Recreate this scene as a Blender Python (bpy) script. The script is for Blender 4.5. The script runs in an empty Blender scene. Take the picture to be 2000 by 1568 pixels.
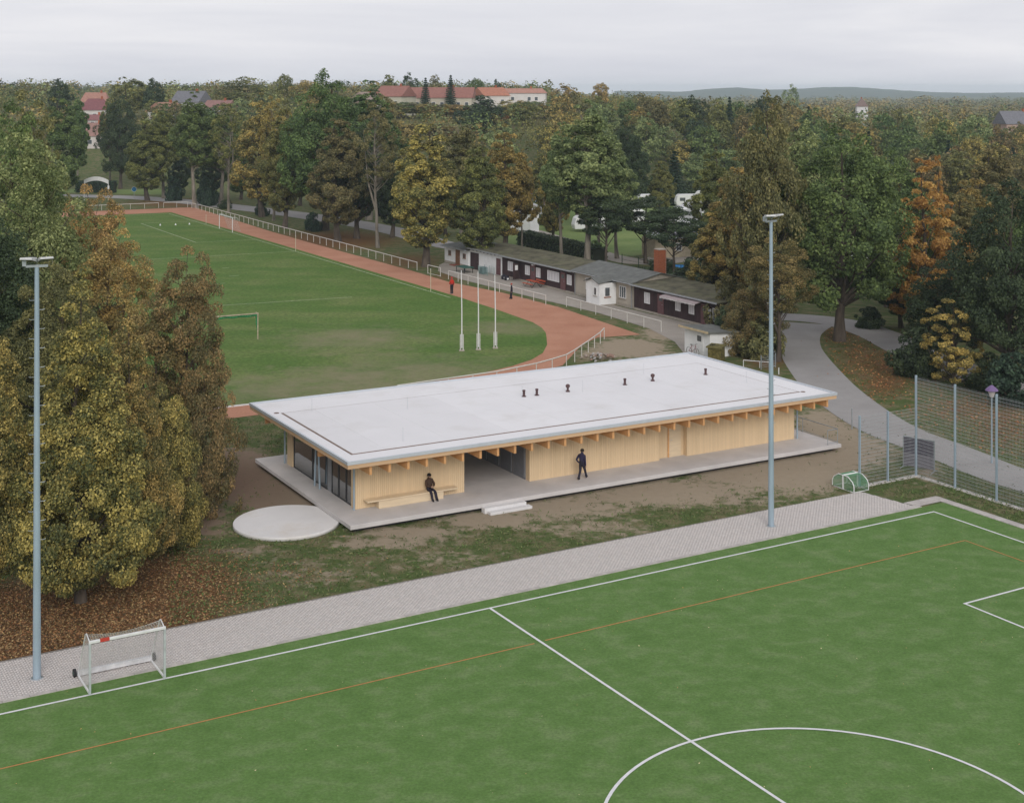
import bpy, math, random
import numpy as np
from mathutils import Vector, Matrix
random.seed(11); rng = np.random.default_rng(11)
R = math.radians
S = bpy.context.scene
C = S.collection
# ---------------------------------------------------------------- camera, sky, sun, exposure
FPX, HOR, CAMH = 2690.0, 178.0, 23.3        # focal length and horizon row in pixels of the 2000 x 1568 photograph, camera height in metres
cd = bpy.data.cameras.new('camera'); cam = bpy.data.objects.new('camera', cd); C.objects.link(cam)
cam.location = (0, 0, CAMH); cam.rotation_euler = (R(90), 0, 0)
cd.sensor_width = 36; cd.lens = 36*FPX/2000; cd.shift_y = -(784-HOR)/2000; cd.clip_start = .5; cd.clip_end = 20000
S.camera = cam
W = bpy.data.worlds.new('World'); S.world = W; W.use_nodes = True
nt = W.node_tree; nt.nodes.clear()
SUN_EL, SUN_AZ = 29, 170                     # azimuth from north (+Y), clockwise: behind the camera, a little to the right
def N(t, kind, **kw):
    n = t.nodes.new(kind)
    for k, v in kw.items():
        if k.startswith('i_'):
            n.inputs[k[2:].replace('_', ' ')].default_value = v
        else: setattr(n, k, v)
    return n
def ramp(t, stops, interp='LINEAR'):
    n = t.nodes.new('ShaderNodeValToRGB'); e = n.color_ramp.elements; n.color_ramp.interpolation = interp
    while len(e) < len(stops): e.new(.5)
    for k, (p, c) in enumerate(stops): e[k].position = p; e[k].color = (*c, 1) if len(c) == 3 else c
    return n
sky = N(nt, 'ShaderNodeTexSky', sky_type='NISHITA', sun_disc=False, sun_elevation=R(SUN_EL), sun_rotation=R(SUN_AZ), air_density=1.0, dust_density=2.0)
tc = N(nt, 'ShaderNodeTexCoord'); mp = N(nt, 'ShaderNodeMapping'); mp.inputs['Scale'].default_value = (1.3, 1.3, 13)
cn = N(nt, 'ShaderNodeTexNoise', i_Scale=1.7, i_Detail=6.0, i_Roughness=.55, i_Distortion=.4)
cr = ramp(nt, [(.32, (6.2, 6.25, 6.85)), (.5, (7.1, 7.1, 7.55)), (.68, (8.1, 8.0, 8.25))])
mx = N(nt, 'ShaderNodeMix', data_type='RGBA'); mx.inputs[0].default_value = .95
bg = N(nt, 'ShaderNodeBackground', i_Strength=.1); wo = N(nt, 'ShaderNodeOutputWorld')
L = nt.links.new
L(tc.outputs['Generated'], mp.inputs['Vector']); L(mp.outputs[0], cn.inputs['Vector']); L(cn.outputs['Fac'], cr.inputs[0])
L(sky.outputs[0], mx.inputs[6]); L(cr.outputs[0], mx.inputs[7]); sx = N(nt, 'ShaderNodeSeparateXYZ'); L(tc.outputs['Generated'], sx.inputs[0]); hr = N(nt, 'ShaderNodeMapRange'); hr.inputs[1].default_value = 0; hr.inputs[2].default_value = .35; hr.inputs[3].default_value = .115; hr.inputs[4].default_value = .10; L(sx.outputs[2], hr.inputs[0]); L(hr.outputs[0], bg.inputs[1]); L(mx.outputs[2], bg.inputs[0]); L(bg.outputs[0], wo.inputs[0])
sd = bpy.data.lights.new('sun', 'SUN'); sd.energy = 1.5; sd.angle = R(25); sd.color = (1, .97, .93)
sun = bpy.data.objects.new('sun', sd); C.objects.link(sun)
sun.rotation_euler = (R(90-SUN_EL), 0, R(-SUN_AZ+180)); sun.location = (0, 0, 60)
S.view_settings.view_transform = 'Standard'; S.view_settings.look = 'None'; S.view_settings.gamma = 1
S.view_settings.exposure = 0; S.view_settings.use_curve_mapping = False
cy = S.cycles; cy.use_denoising = True; cy.max_bounces = 6; cy.diffuse_bounces = 3; cy.glossy_bounces = 3; cy.transmission_bounces = 5
cy.transparent_max_bounces = 16; cy.volume_bounces = 2; cy.caustics_reflective = False; cy.caustics_refractive = False

# ---------------------------------------------------------------- helpers
def P(u, v, z=0.0):                          # photo pixel + height of the surface it lies on -> point in metres
    D = (CAMH-z)*FPX/(v-HOR); return ((u-1000)/FPX*D, D, z)
def PX(u, D, z=0.0): return ((u-1000)/FPX*D, D, z)
class Frame:
    def __init__(s, o, deg): s.o = o; s.a = R(deg); s.c = math.cos(s.a); s.s = math.sin(s.a)
    def w(s, a, b, z=0.0): return (s.o[0]+a*s.c-b*s.s, s.o[1]+a*s.s+b*s.c, z)
    def l(s, p): x, y = p[0]-s.o[0], p[1]-s.o[1]; return (x*s.c+y*s.s, -x*s.s+y*s.c)
FP = Frame(P(960, 1191), 30.25)              # artificial pitch, origin where the halfway line meets the touch line
FB = Frame(P(694, 994.5, .45), 29.43)        # new pavilion, origin at its front left wall corner
FT = Frame(P(329, 417.5), 28.7)              # running track and old huts
def sm(a, b, x):
    t = np.clip((np.asarray(x, float)-a)/(b-a), 0, 1); return t*t*(3-2*t)
def G(x, y):                                 # terrain height: flat, rising to a terrace far behind on the left
    x = np.asarray(x, float); y = np.asarray(y, float)
    return sm(325, 440, y+.25*np.clip(x, -400, 0)*0)*15.5*(1-sm(25, 130, x))+sm(700, 1500, y)*2.0

def setp(o, label=None, cat=None, group=None, kind=None):
    for k, v in (('label', label), ('category', cat), ('group', group), ('kind', kind)):
        if v: o[k] = v
    return o
def thing(name, label, cat, loc=(0, 0, 0), rz=0.0, group=None):
    o = bpy.data.objects.new(name, None); C.objects.link(o); o.empty_display_size = .3
    o.location = loc; o.rotation_euler = (0, 0, rz); return setp(o, label, cat, group)
def link(name, me, mat=None, parent=None):
    o = bpy.data.objects.new(name, me); C.objects.link(o)
    if mat is not None and not me.materials: me.materials.append(mat)
    if parent is not None: o.parent = parent
    return o
class MB:
    def __init__(s): s.v = []; s.f = []; s.m = []; s.smooth = []
    def add(s, v, f, m=0, sm=False):
        n = len(s.v); s.v += [tuple(p) for p in v]; s.f += [tuple(i+n for i in q) for q in f]; s.m += [m]*len(f); s.smooth += [sm]*len(f); return s
    def box(s, x0, x1, y0, y1, z0, z1, m=0):
        return s.add([(x0, y0, z0), (x1, y0, z0), (x1, y1, z0), (x0, y1, z0), (x0, y0, z1), (x1, y0, z1), (x1, y1, z1), (x0, y1, z1)],
                     [(3, 2, 1, 0), (4, 5, 6, 7), (0, 1, 5, 4), (1, 2, 6, 5), (2, 3, 7, 6), (3, 0, 4, 7)], m)
    def hexa(s, p, m=0):                     # 8 corners: bottom ring, top ring
        return s.add(p, [(3, 2, 1, 0), (4, 5, 6, 7), (0, 1, 5, 4), (1, 2, 6, 5), (2, 3, 7, 6), (3, 0, 4, 7)], m)
    def tube(s, pts, rad, n=8, m=0, caps=True, smooth=True):
        pts = [Vector(p) for p in pts]; k = len(pts)
        rad = list(rad) if hasattr(rad, '__len__') else [rad]*k
        vs = []; fs = []; up = None
        for i, p in enumerate(pts):
            d = (pts[min(i+1, k-1)]-pts[max(i-1, 0)]).normalized()
            if up is None: up = Vector((0, 0, 1)) if abs(d.z) < .9 else Vector((1, 0, 0))
            x = d.cross(up).normalized(); y = d.cross(x).normalized()
            for j in range(n):
                a = 2*math.pi*j/n+math.pi/n; vs.append(p+(x*math.cos(a)+y*math.sin(a))*rad[i])
        for i in range(k-1):
            for j in range(n):
                fs.append((i*n+j, i*n+(j+1) % n, (i+1)*n+(j+1) % n, (i+1)*n+j))
        s.add(vs, fs, m, smooth)
        if caps: s.add(vs[:n], [tuple(range(n))], m); s.add(vs[-n:], [tuple(reversed(range(n)))], m)
        return s
    def prism(s, poly, z0, z1, m=0):         # flat polygon (ccw) extruded
        n = len(poly); vs = [(p[0], p[1], z0) for p in poly]+[(p[0], p[1], z1) for p in poly]
        return s.add(vs, [tuple(reversed(range(n))), tuple(range(n, 2*n))]+[(i, (i+1) % n, n+(i+1) % n, n+i) for i in range(n)], m)
    def sheet(s, poly, z, m=0): return s.add([(p[0], p[1], z) for p in poly], [tuple(range(len(poly)))], m)
    def lathe(s, prof, n=16, m=0, c=(0, 0, 0)):
        vs = []; fs = []
        for (r, z) in prof:
            for j in range(n): a = 2*math.pi*j/n; vs.append((c[0]+r*math.cos(a), c[1]+r*math.sin(a), c[2]+z))
        for i in range(len(prof)-1):
            for j in range(n): fs.append((i*n+j, i*n+(j+1) % n, (i+1)*n+(j+1) % n, (i+1)*n+j))
        s.add(vs, fs, m, True)
        s.add(vs[:n], [tuple(reversed(range(n)))], m); s.add(vs[-n:], [tuple(range(n))], m); return s
    def mesh(s, name):
        me = bpy.data.meshes.new(name); me.from_pydata(s.v, [], s.f); me.polygons.foreach_set('material_index', s.m); me.polygons.foreach_set('use_smooth', s.smooth); me.update(); return me
    def build(s, name, mat, parent=None, bevel=0):
        me = s.mesh(name)
        for m in (mat if isinstance(mat, (list, tuple)) else [mat]): me.materials.append(m)
        o = link(name, me, None, parent)
        if bevel:
            b = o.modifiers.new('bevel', 'BEVEL'); b.width = bevel; b.segments = 1; b.limit_method = 'ANGLE'
        return o
def B(x0, x1, y0, y1, z0, z1): return MB().box(x0, x1, y0, y1, z0, z1)
def np_mesh(name, V, F, cols=None, uvn=None):
    me = bpy.data.meshes.new(name); n, m, k = len(V), len(F), F.shape[1]
    me.vertices.add(n); me.vertices.foreach_set('co', np.ascontiguousarray(V, np.float32).ravel())
    me.loops.add(m*k); me.loops.foreach_set('vertex_index', np.ascontiguousarray(F, np.int32).ravel())
    me.polygons.add(m); me.polygons.foreach_set('loop_start', np.arange(0, m*k, k, dtype=np.int32)); me.polygons.foreach_set('loop_total', np.full(m, k, np.int32))
    me.update(calc_edges=True)
    if cols is not None:
        for nm, dom, arr in cols:
            at = me.attributes.new(nm, 'FLOAT_COLOR', dom); a = np.ones((len(arr), 4), np.float32); a[:, :3] = arr; at.data.foreach_set('color', a.ravel())
    return me
def copy_tree(o, parent=None):
    c = o.copy(); C.objects.link(c); c.parent = parent
    for ch in o.children: copy_tree(ch, c)
    return c

# ---------------------------------------------------------------- materials
MATS = {}
def pm(name, col, rough=.7, metal=0.0, var=.12, scale=3.0, bump=0.0, bscale=None, col2=None, stretch=None, spec=.3, rnd=0.0, dirt=None, coord='Object'):
    """procedural material: base colour broken up by two noises, optional fine relief and per-object variation"""
    if name in MATS: return MATS[name]
    m = bpy.data.materials.new(name); m.use_nodes = True; t = m.node_tree; b = t.nodes['Principled BSDF']; l = t.links.new
    b.inputs['Roughness'].default_value = rough; b.inputs['Metallic'].default_value = metal; b.inputs['Specular IOR Level'].default_value = spec
    c = N(t, 'ShaderNodeTexCoord'); mpg = N(t, 'ShaderNodeMapping'); l(c.outputs[coord], mpg.inputs[0])
    if stretch: mpg.inputs['Scale'].default_value = stretch
    n1 = N(t, 'ShaderNodeTexNoise', i_Scale=scale, i_Detail=5.0, i_Roughness=.6); l(mpg.outputs[0], n1.inputs['Vector'])
    c2 = col2 or tuple(x*(1-var*2) for x in col)
    r = ramp(t, [(.3, c2), (.7, tuple(min(1, x*(1+var*.6)) for x in col))]); l(n1.outputs['Fac'], r.inputs[0]); out = r.outputs[0]
    if dirt:
        n3 = N(t, 'ShaderNodeTexNoise', i_Scale=dirt[1], i_Detail=8.0, i_Roughness=.7); l(c.outputs[coord], n3.inputs['Vector'])
        r3 = ramp(t, [(.52, (0, 0, 0)), (.75, (1, 1, 1))]); l(n3.outputs['Fac'], r3.inputs[0])
        mm = N(t, 'ShaderNodeMix', data_type='RGBA'); mul = N(t, 'ShaderNodeMath', operation='MULTIPLY'); mul.inputs[1].default_value = dirt[2]
        l(r3.outputs[0], mul.inputs[0]); l(mul.outputs[0], mm.inputs[0]); l(out, mm.inputs[6]); mm.inputs[7].default_value = (*dirt[0], 1); out = mm.outputs[2]
    if rnd:
        oi = N(t, 'ShaderNodeObjectInfo'); mr = N(t, 'ShaderNodeMapRange'); mr.inputs[3].default_value = 1-rnd; mr.inputs[4].default_value = 1+rnd
        l(oi.outputs['Random'], mr.inputs[0]); hs = N(t, 'ShaderNodeHueSaturation'); l(mr.outputs[0], hs.inputs['Value']); l(out, hs.inputs['Color']); out = hs.outputs[0]
    l(out, b.inputs['Base Color'])
    if bump:
        n2 = N(t, 'ShaderNodeTexNoise', i_Scale=bscale or scale*8, i_Detail=4.0); l(mpg.outputs[0], n2.inputs['Vector'])
        bp = N(t, 'ShaderNodeBump', i_Strength=bump, i_Distance=.02); l(n2.outputs['Fac'], bp.inputs['Height']); l(bp.outputs[0], b.inputs['Normal'])
    MATS[name] = m; return m
def foliage(name, A, Bc, Cc=None):
    """leaf material: two leaf colours mixed by clump and by leaf, some light passing through the leaf"""
    if name in MATS: return MATS[name]
    m = bpy.data.materials.new('foliage_'+name); m.use_nodes = True; t = m.node_tree; l = t.links.new; t.nodes.clear()
    at = N(t, 'ShaderNodeAttribute', attribute_name='tint'); sp = N(t, 'ShaderNodeSeparateColor'); l(at.outputs['Color'], sp.inputs[0])
    oi = N(t, 'ShaderNodeObjectInfo')
    a = N(t, 'ShaderNodeMath', operation='MULTIPLY'); a.inputs[1].default_value = .6; l(sp.outputs[0], a.inputs[0])
    b = N(t, 'ShaderNodeMath', operation='MULTIPLY_ADD'); b.inputs[1].default_value = .5; l(sp.outputs[1], b.inputs[0]); l(a.outputs[0], b.inputs[2])
    r = ramp(t, [(.30, Bc), (.56, tuple(x*.35+y*.65 for x, y in zip(A, Bc))), (.85, A)]); l(b.outputs[0], r.inputs[0])
    hs = N(t, 'ShaderNodeHueSaturation'); l(r.outputs[0], hs.inputs['Color'])
    mh = N(t, 'ShaderNodeMapRange'); mh.inputs[3].default_value = .494; mh.inputs[4].default_value = .524; l(oi.outputs['Random'], mh.inputs[0]); l(mh.outputs[0], hs.inputs['Hue'])
    mv = N(t, 'ShaderNodeMapRange'); mv.inputs[3].default_value = .72; mv.inputs[4].default_value = 1.28; l(sp.outputs[1], mv.inputs[0]); l(mv.outputs[0], hs.inputs['Value'])
    d = N(t, 'ShaderNodeBsdfPrincipled', i_Roughness=.55); d.inputs['Specular IOR Level'].default_value = .25; tr = N(t, 'ShaderNodeBsdfTranslucent'); ms = N(t, 'ShaderNodeMixShader'); ms.inputs[0].default_value = .388
    l(hs.outputs[0], d.inputs['Base Color']); l(hs.outputs[0], tr.inputs[0]); l(d.outputs[0], ms.inputs[1]); l(tr.outputs[0], ms.inputs[2])
    o = N(t, 'ShaderNodeOutputMaterial'); l(ms.outputs[0], o.inputs[0]); MATS[name] = m; return m
def attr_leaf(name):
    m = bpy.data.materials.new(name); m.use_nodes = True; t = m.node_tree; l = t.links.new; b = t.nodes['Principled BSDF']
    at = N(t, 'ShaderNodeAttribute', attribute_name='col'); l(at.outputs['Color'], b.inputs['Base Color']); b.inputs['Roughness'].default_value = .7; b.inputs['Specular IOR Level'].default_value = .15
    return m
def glass(name, tint=(.55, .6, .62), refl=.35):
    if name in MATS: return MATS[name]
    m = bpy.data.materials.new(name); m.use_nodes = True; t = m.node_tree; l = t.links.new; t.nodes.clear()
    tr = N(t, 'ShaderNodeBsdfTransparent', i_Color=(*tint, 1)); gl = N(t, 'ShaderNodeBsdfGlossy', i_Roughness=.02, i_Color=(.9, .93, .95, 1))
    fr = N(t, 'ShaderNodeMapRange'); lw = N(t, 'ShaderNodeLayerWeight', i_Blend=.35); l(lw.outputs['Fresnel'], fr.inputs[0]); fr.inputs[3].default_value = refl; fr.inputs[4].default_value = 1; ms = N(t, 'ShaderNodeMixShader'); o = N(t, 'ShaderNodeOutputMaterial')
    l(fr.outputs[0], ms.inputs[0]); l(tr.outputs[0], ms.inputs[1]); l(gl.outputs[0], ms.inputs[2]); l(ms.outputs[0], o.inputs[0]); MATS[name] = m; return m
SPEC = {  # leaf colours (albedo)
 'yellowgreen': ((.43, .32, .11), (.092, .10, .04)), 'olive': ((.23, .215, .07), (.095, .105, .038)), 'green': ((.16, .205, .066), (.07, .105, .038)),
 'darkgreen': ((.075, .10, .046), (.036, .054, .028)), 'palegreen': ((.28, .31, .13), (.11, .145, .055)), 'ochre': ((.38, .275, .09), (.15, .13, .048)),
 'orange': ((.50, .27, .085), (.30, .145, .045)), 'russet': ((.29, .195, .085), (.105, .10, .045)), 'redorange': ((.38, .145, .05), (.22, .09, .036)),
 'brown': ((.22, .185, .08), (.10, .10, .044)), 'spruce': ((.055, .085, .05), (.022, .04, .026)), 'yellow': ((.44, .32, .095), (.13, .12, .045)),
 'amber': ((.43, .29, .11), (.17, .135, .055))}
SPEC = {k: tuple(tuple(min(.62, x*1.42) for x in c) for c in v) for k, v in SPEC.items()}
FOL = {k: foliage(k, *v) for k, v in SPEC.items()}
bark = pm('bark', (.115, .09, .07), .9, var=.3, scale=2.5, bump=.6, bscale=12, stretch=(1, 1, .25))
bark_pale = pm('bark_pale', (.27, .235, .19), .9, var=.3, scale=2.5, bump=.5, bscale=12, stretch=(1, 1, .25))
galv = pm('galvanised_steel', (.44, .48, .50), .45, .55, var=.10, scale=2.5, spec=.5)
steel_pole = pm('pole_steel', (.38, .475, .55), .5, .2, var=.10, scale=1.2, stretch=(1, 1, .3))
white_paint = pm('white_paint', (.78, .78, .77), .5, var=.06, scale=3)
white_wall = pm('white_plaster', (.82, .82, .81), .85, var=.05, scale=1.2, dirt=((.55, .52, .47), .9, .2))
concrete = pm('concrete', (.62, .59, .575), .85, var=.07, scale=.7, bump=.15, bscale=30, dirt=((.50, .45, .40), .5, .3))
concrete_pale = pm('concrete_pale', (.72, .705, .70), .85, var=.05, scale=.6, bump=.1, bscale=30)
concrete_kerb = pm('kerb_concrete', (.52, .48, .45), .9, var=.14, scale=2.5, rnd=.10)
timber = pm('larch_boards', (.77, .585, .37), .65, var=.08, scale=1.6, stretch=(3, 3, .25), rnd=.045)
timber_beam = pm('glulam', (.72, .39, .17), .6, var=.10, scale=1.5, stretch=(1, 4, 4), rnd=.05)
timber_pale = pm('pale_timber', (.76, .61, .42), .6, var=.07, scale=1.5, stretch=(.5, 4, 4))
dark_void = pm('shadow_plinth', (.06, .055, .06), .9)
alu = pm('aluminium', (.62, .65, .68), .4, .6, var=.05)
membrane = pm('roof_membrane', (.765, .755, .765), .7, var=.02, scale=.35, dirt=((.58, .55, .51), .30, .45), rnd=.025)
metal_edge = pm('roof_edge_metal', (.60, .64, .68), .5, .3, var=.04)
brown_trim = pm('brown_seam', (.22, .15, .12), .7)
# ---------------------------------------------------------------- ground
def struct(o): o['kind'] = 'structure'; return o
gx = np.unique(np.concatenate([np.arange(-42, 62, .55), np.linspace(-120, 180, 90), np.linspace(-700, 900, 60), [-9000, -6000, -4000, -2500, -1500, 1500, 2500, 4000, 6000, 9000]]))
gy = np.unique(np.concatenate([[-400, -150, -60, 0, 20, 35], np.arange(40, 135, .55), np.linspace(135, 330, 70), np.linspace(330, 480, 40), np.linspace(480, 1600, 30), [2000, 2600, 3400, 4500, 6000, 9000]]))
XX, YY = np.meshgrid(gx, gy); ZZ = G(XX, YY)
V = np.stack([XX.ravel(), YY.ravel(), ZZ.ravel()], 1)
nx, ny = len(gx), len(gy); ii, jj = np.meshgrid(np.arange(nx-1), np.arange(ny-1)); q = (jj*nx+ii).ravel()
F = np.stack([q, q+1, q+1+nx, q+nx], 1)
ysafe = np.maximum(V[:, 1], 30.); gu = 1000+FPX*V[:, 0]/ysafe; gv = HOR+FPX*CAMH/ysafe
def blobs(u, v, lst):
    r = np.zeros(len(u))
    for (a, b, ra, rb, s) in lst: r = np.maximum(r, s*np.exp(-((u-a)/ra)**2-((v-b)/rb)**2))
    return r
DIRT = [(620, 1120, 260, 55, .42), (850, 1090, 220, 40, .45), (1150, 1030, 220, 30, .55), (1400, 975, 240, 26, .6), (760, 1060, 160, 16, .7), (1100, 990, 190, 34, .78), (1300, 962, 240, 36, .86), (1480, 925, 160, 40, .98), (1560, 925, 130, 48, 1.0), (1640, 880, 90, 60, .9), (1700, 880, 70, 50, .7), (800, 1040, 150, 16, .8), (960, 1015, 130, 22, .85), (700, 1062, 90, 12, .7),
        (470, 930, 90, 62, 1.05), (560, 980, 120, 60, .9), (400, 1010, 70, 60, .72), (480, 1075, 90, 16, .6), (430, 890, 50, 30, .8), (1230, 680, 85, 22, 1.), (1170, 692, 60, 18, .7), (1290, 650, 50, 20, .8), (1810, 925, 50, 30, .6), (1600, 830, 60, 40, .9), (1640, 840, 50, 30, .8), (1290, 700, 60, 20, .7)]
BROWN = [(450, 940, 150, 110, 1.0), (380, 1040, 110, 90, .8)]
LIT = [(120, 1215, 330, 80, 1.15), (330, 1135, 150, 60, .9), (-60, 1240, 200, 90, 1.1), (420, 1160, 90, 55, .55), (1680, 700, 70, 60, .5), (1730, 745, 70, 40, .6), (1640, 650, 70, 40, .5), (1720, 715, 120, 50, .55), (1900, 800, 130, 40, .5),
       (650, 470, 170, 26, .75), (800, 510, 90, 22, .6), (350, 397, 130, 12, .7), (1500, 690, 60, 40, .8), (1960, 830, 90, 60, .6), (880, 540, 60, 12, .6), (560, 1120, 120, 30, .25)]
attr = np.stack([blobs(gu, gv, DIRT), blobs(gu, gv, LIT), blobs(gu, gv, BROWN)], 1)
attr[:, 1] = np.maximum(attr[:, 1], .35*sm(300, 420, V[:, 1])); attr[V[:, 1] < 36] = 0
me = np_mesh('ground', V, F, [('zone', 'POINT', attr)])
gm = bpy.data.materials.new('ground_mix'); gm.use_nodes = True; t = gm.node_tree; l = t.links.new; b = t.nodes['Principled BSDF']; b.inputs['Roughness'].default_value = .95; b.inputs['Specular IOR Level'].default_value = .1
g = N(t, 'ShaderNodeNewGeometry'); at = N(t, 'ShaderNodeAttribute', attribute_name='zone'); sp = N(t, 'ShaderNodeSeparateColor'); l(at.outputs['Color'], sp.inputs[0])
def gn(scale, detail=6.0, rough=.6): n = N(t, 'ShaderNodeTexNoise', i_Scale=scale, i_Detail=detail, i_Roughness=rough); l(g.outputs['Position'], n.inputs['Vector']); return n.outputs['Fac']
def mixc(fac, c1, c2):
    m = N(t, 'ShaderNodeMix', data_type='RGBA'); l(fac, m.inputs[0])
    for i, c in ((6, c1), (7, c2)):
        if isinstance(c, tuple): m.inputs[i].default_value = (*c, 1)
        else: l(c, m.inputs[i])
    return m.outputs[2]
def rmp(src, *st): r = ramp(t, list(st)); l(src, r.inputs[0]); return r.outputs[0]
def edge(z, nz, amp, lo, hi):                # zone value roughened by a noise and cut
    m1 = N(t, 'ShaderNodeMath', operation='SUBTRACT'); l(nz, m1.inputs[0]); m1.inputs[1].default_value = .5
    m2 = N(t, 'ShaderNodeMath', operation='MULTIPLY_ADD'); l(m1.outputs[0], m2.inputs[0]); m2.inputs[1].default_value = amp; l(z, m2.inputs[2])
    return rmp(m2.outputs[0], (lo, (0, 0, 0)), (hi, (1, 1, 1)))
dryc = mixc(gn(.8), (.235, .19, .115), (.165, .15, .075)); greenc = mixc(gn(3.5, 8, .7), (.070, .108, .032), (.115, .145, .05))
grassc = mixc(rmp(gn(.75, 8, .68), (.42, (0, 0, 0)), (.54, (1, 1, 1))), dryc, greenc); grassc = mixc(rmp(gn(11, 8, .75), (.46, (0, 0, 0)), (.64, (1, 1, 1))), grassc, (.075, .098, .034))
dirtc = mixc(gn(2.2), (.37, .305, .22), (.27, .215, .15)); dirtc = mixc(rmp(gn(25, 3, .8), (.45, (0, 0, 0)), (.75, (1, 1, 1))), dirtc, (.40, .335, .255))
brownc = mixc(gn(3.0, 8), (.215, .145, .10), (.15, .10, .072)); dirtc = mixc(sp.outputs[2], dirtc, brownc)
litc = mixc(rmp(gn(16, 8, .8), (.35, (0, 0, 0)), (.65, (1, 1, 1))), (.095, .062, .034), (.24, .115, .045)); litc = mixc(rmp(gn(4.5, 4), (.55, (0, 0, 0)), (.7, (1, 1, 1))), litc, (.085, .095, .035))
c = mixc(edge(sp.outputs[0], gn(1.3, 7, .62), 1.35, .36, .60), grassc, dirtc)
c = mixc(edge(sp.outputs[1], gn(2.4, 7, .7), 1.1, .30, .62), c, litc)
l(c, b.inputs['Base Color'])
bp = N(t, 'ShaderNodeBump', i_Strength=.7, i_Distance=.06); l(gn(14, 6, .7), bp.inputs['Height']); l(bp.outputs[0], b.inputs['Normal'])
me.materials.append(gm); struct(link('ground', me))

def sheet(name, poly, z, mat, parent=None): return MB().sheet(poly, z).build(name, mat, parent)
def noise_mat(name, stops, scale, stretch=(1, 1, 1), fine=40, fstr=.35, rough=.9, rot=0.0, bump=.3):
    m = bpy.data.materials.new(name); m.use_nodes = True; t = m.node_tree; l = t.links.new; b = t.nodes['Principled BSDF']; b.inputs['Roughness'].default_value = rough; b.inputs['Specular IOR Level'].default_value = .15
    g = N(t, 'ShaderNodeNewGeometry'); mp = N(t, 'ShaderNodeMapping'); mp.inputs['Rotation'].default_value = (0, 0, rot); mp.inputs['Scale'].default_value = stretch; l(g.outputs['Position'], mp.inputs[0])
    n = N(t, 'ShaderNodeTexNoise', i_Scale=scale, i_Detail=7.0, i_Roughness=.62); l(mp.outputs[0], n.inputs['Vector']); r = ramp(t, stops); l(n.outputs['Fac'], r.inputs[0])
    n2 = N(t, 'ShaderNodeTexNoise', i_Scale=fine, i_Detail=5.0, i_Roughness=.75); l(g.outputs['Position'], n2.inputs['Vector'])
    mr = N(t, 'ShaderNodeMapRange'); mr.inputs[1].default_value = .3; mr.inputs[2].default_value = .7; mr.inputs[3].default_value = 1-fstr; mr.inputs[4].default_value = 1+fstr; l(n2.outputs['Fac'], mr.inputs[0])
    hs = N(t, 'ShaderNodeHueSaturation'); l(r.outputs[0], hs.inputs['Color']); l(mr.outputs[0], hs.inputs['Value']); l(hs.outputs[0], b.inputs['Base Color'])
    if bump: bp = N(t, 'ShaderNodeBump', i_Strength=bump, i_Distance=.02); l(n2.outputs['Fac'], bp.inputs['Height']); l(bp.outputs[0], b.inputs['Normal'])
    return m
turf_m = noise_mat('artificial_turf', [(.30, (.090, .172, .042)), (.5, (.112, .200, .055)), (.72, (.165, .235, .095))], .8, (1, 1.25, 1), fine=9, fstr=.26, rot=R(-28))
field_m = noise_mat('mown_grass', [(.30, (.068, .140, .024)), (.48, (.096, .162, .033)), (.64, (.140, .185, .054)), (.84, (.23, .225, .11))], .16, (.7, 1, 1), fine=2.4, fstr=.42, rot=R(6))
def worn(m, spots, col):                     # bare patches where the grass is played thin
    t = m.node_tree; l = t.links.new; bs = t.nodes['Principled BSDF']; src = bs.inputs['Base Color'].links[0].from_socket; g = N(t, 'ShaderNodeNewGeometry'); nz = N(t, 'ShaderNodeTexNoise', i_Scale=.35, i_Detail=8.0, i_Roughness=.7); l(g.outputs['Position'], nz.inputs['Vector'])
    for (p, r) in spots:
        d = N(t, 'ShaderNodeVectorMath', operation='DISTANCE'); l(g.outputs['Position'], d.inputs[0]); d.inputs[1].default_value = p
        mr = N(t, 'ShaderNodeMapRange'); mr.inputs[1].default_value = r; mr.inputs[2].default_value = r*.2; mr.inputs[3].default_value = -.25; mr.inputs[4].default_value = .30; l(d.outputs['Value'], mr.inputs[0])
        ad = N(t, 'ShaderNodeMath', operation='ADD'); l(mr.outputs[0], ad.inputs[0]); l(nz.outputs['Fac'], ad.inputs[1]); rp = ramp(t, [(.48, (0, 0, 0)), (.95, (.85, .85, .85))]); l(ad.outputs[0], rp.inputs[0])
        mx_ = N(t, 'ShaderNodeMix', data_type='RGBA'); l(rp.outputs[0], mx_.inputs[0]); l(src, mx_.inputs[6]); mx_.inputs[7].default_value = (*col, 1); src = mx_.outputs[2]
    l(src, bs.inputs['Base Color'])
worn(field_m, [(P(690, 662), 13), (P(800, 735), 17), (P(985, 640), 8), (P(600, 760), 14)], (.235, .21, .125))
track_m = noise_mat('cinder_track', [(.3, (.40, .185, .115)), (.6, (.48, .245, .16)), (.8, (.42, .21, .135))], .25, fine=5, fstr=.10)
asphalt_m = noise_mat('asphalt', [(.3, (.30, .285, .275)), (.7, (.36, .345, .335))], .3, fine=20, fstr=.10)
asphalt_d = noise_mat('apron_concrete', [(.3, (.30, .27, .235)), (.7, (.40, .36, .315))], .35, fine=10, fstr=.12)
line_m = pm('line_white', (.74, .74, .74), .8, var=.06, scale=4)
line_o = pm('line_orange', (.52, .24, .085), .8, var=.1, scale=4)
line_f = pm('chalk_line', (.46, .52, .33), .9, var=.25, scale=2)

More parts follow.
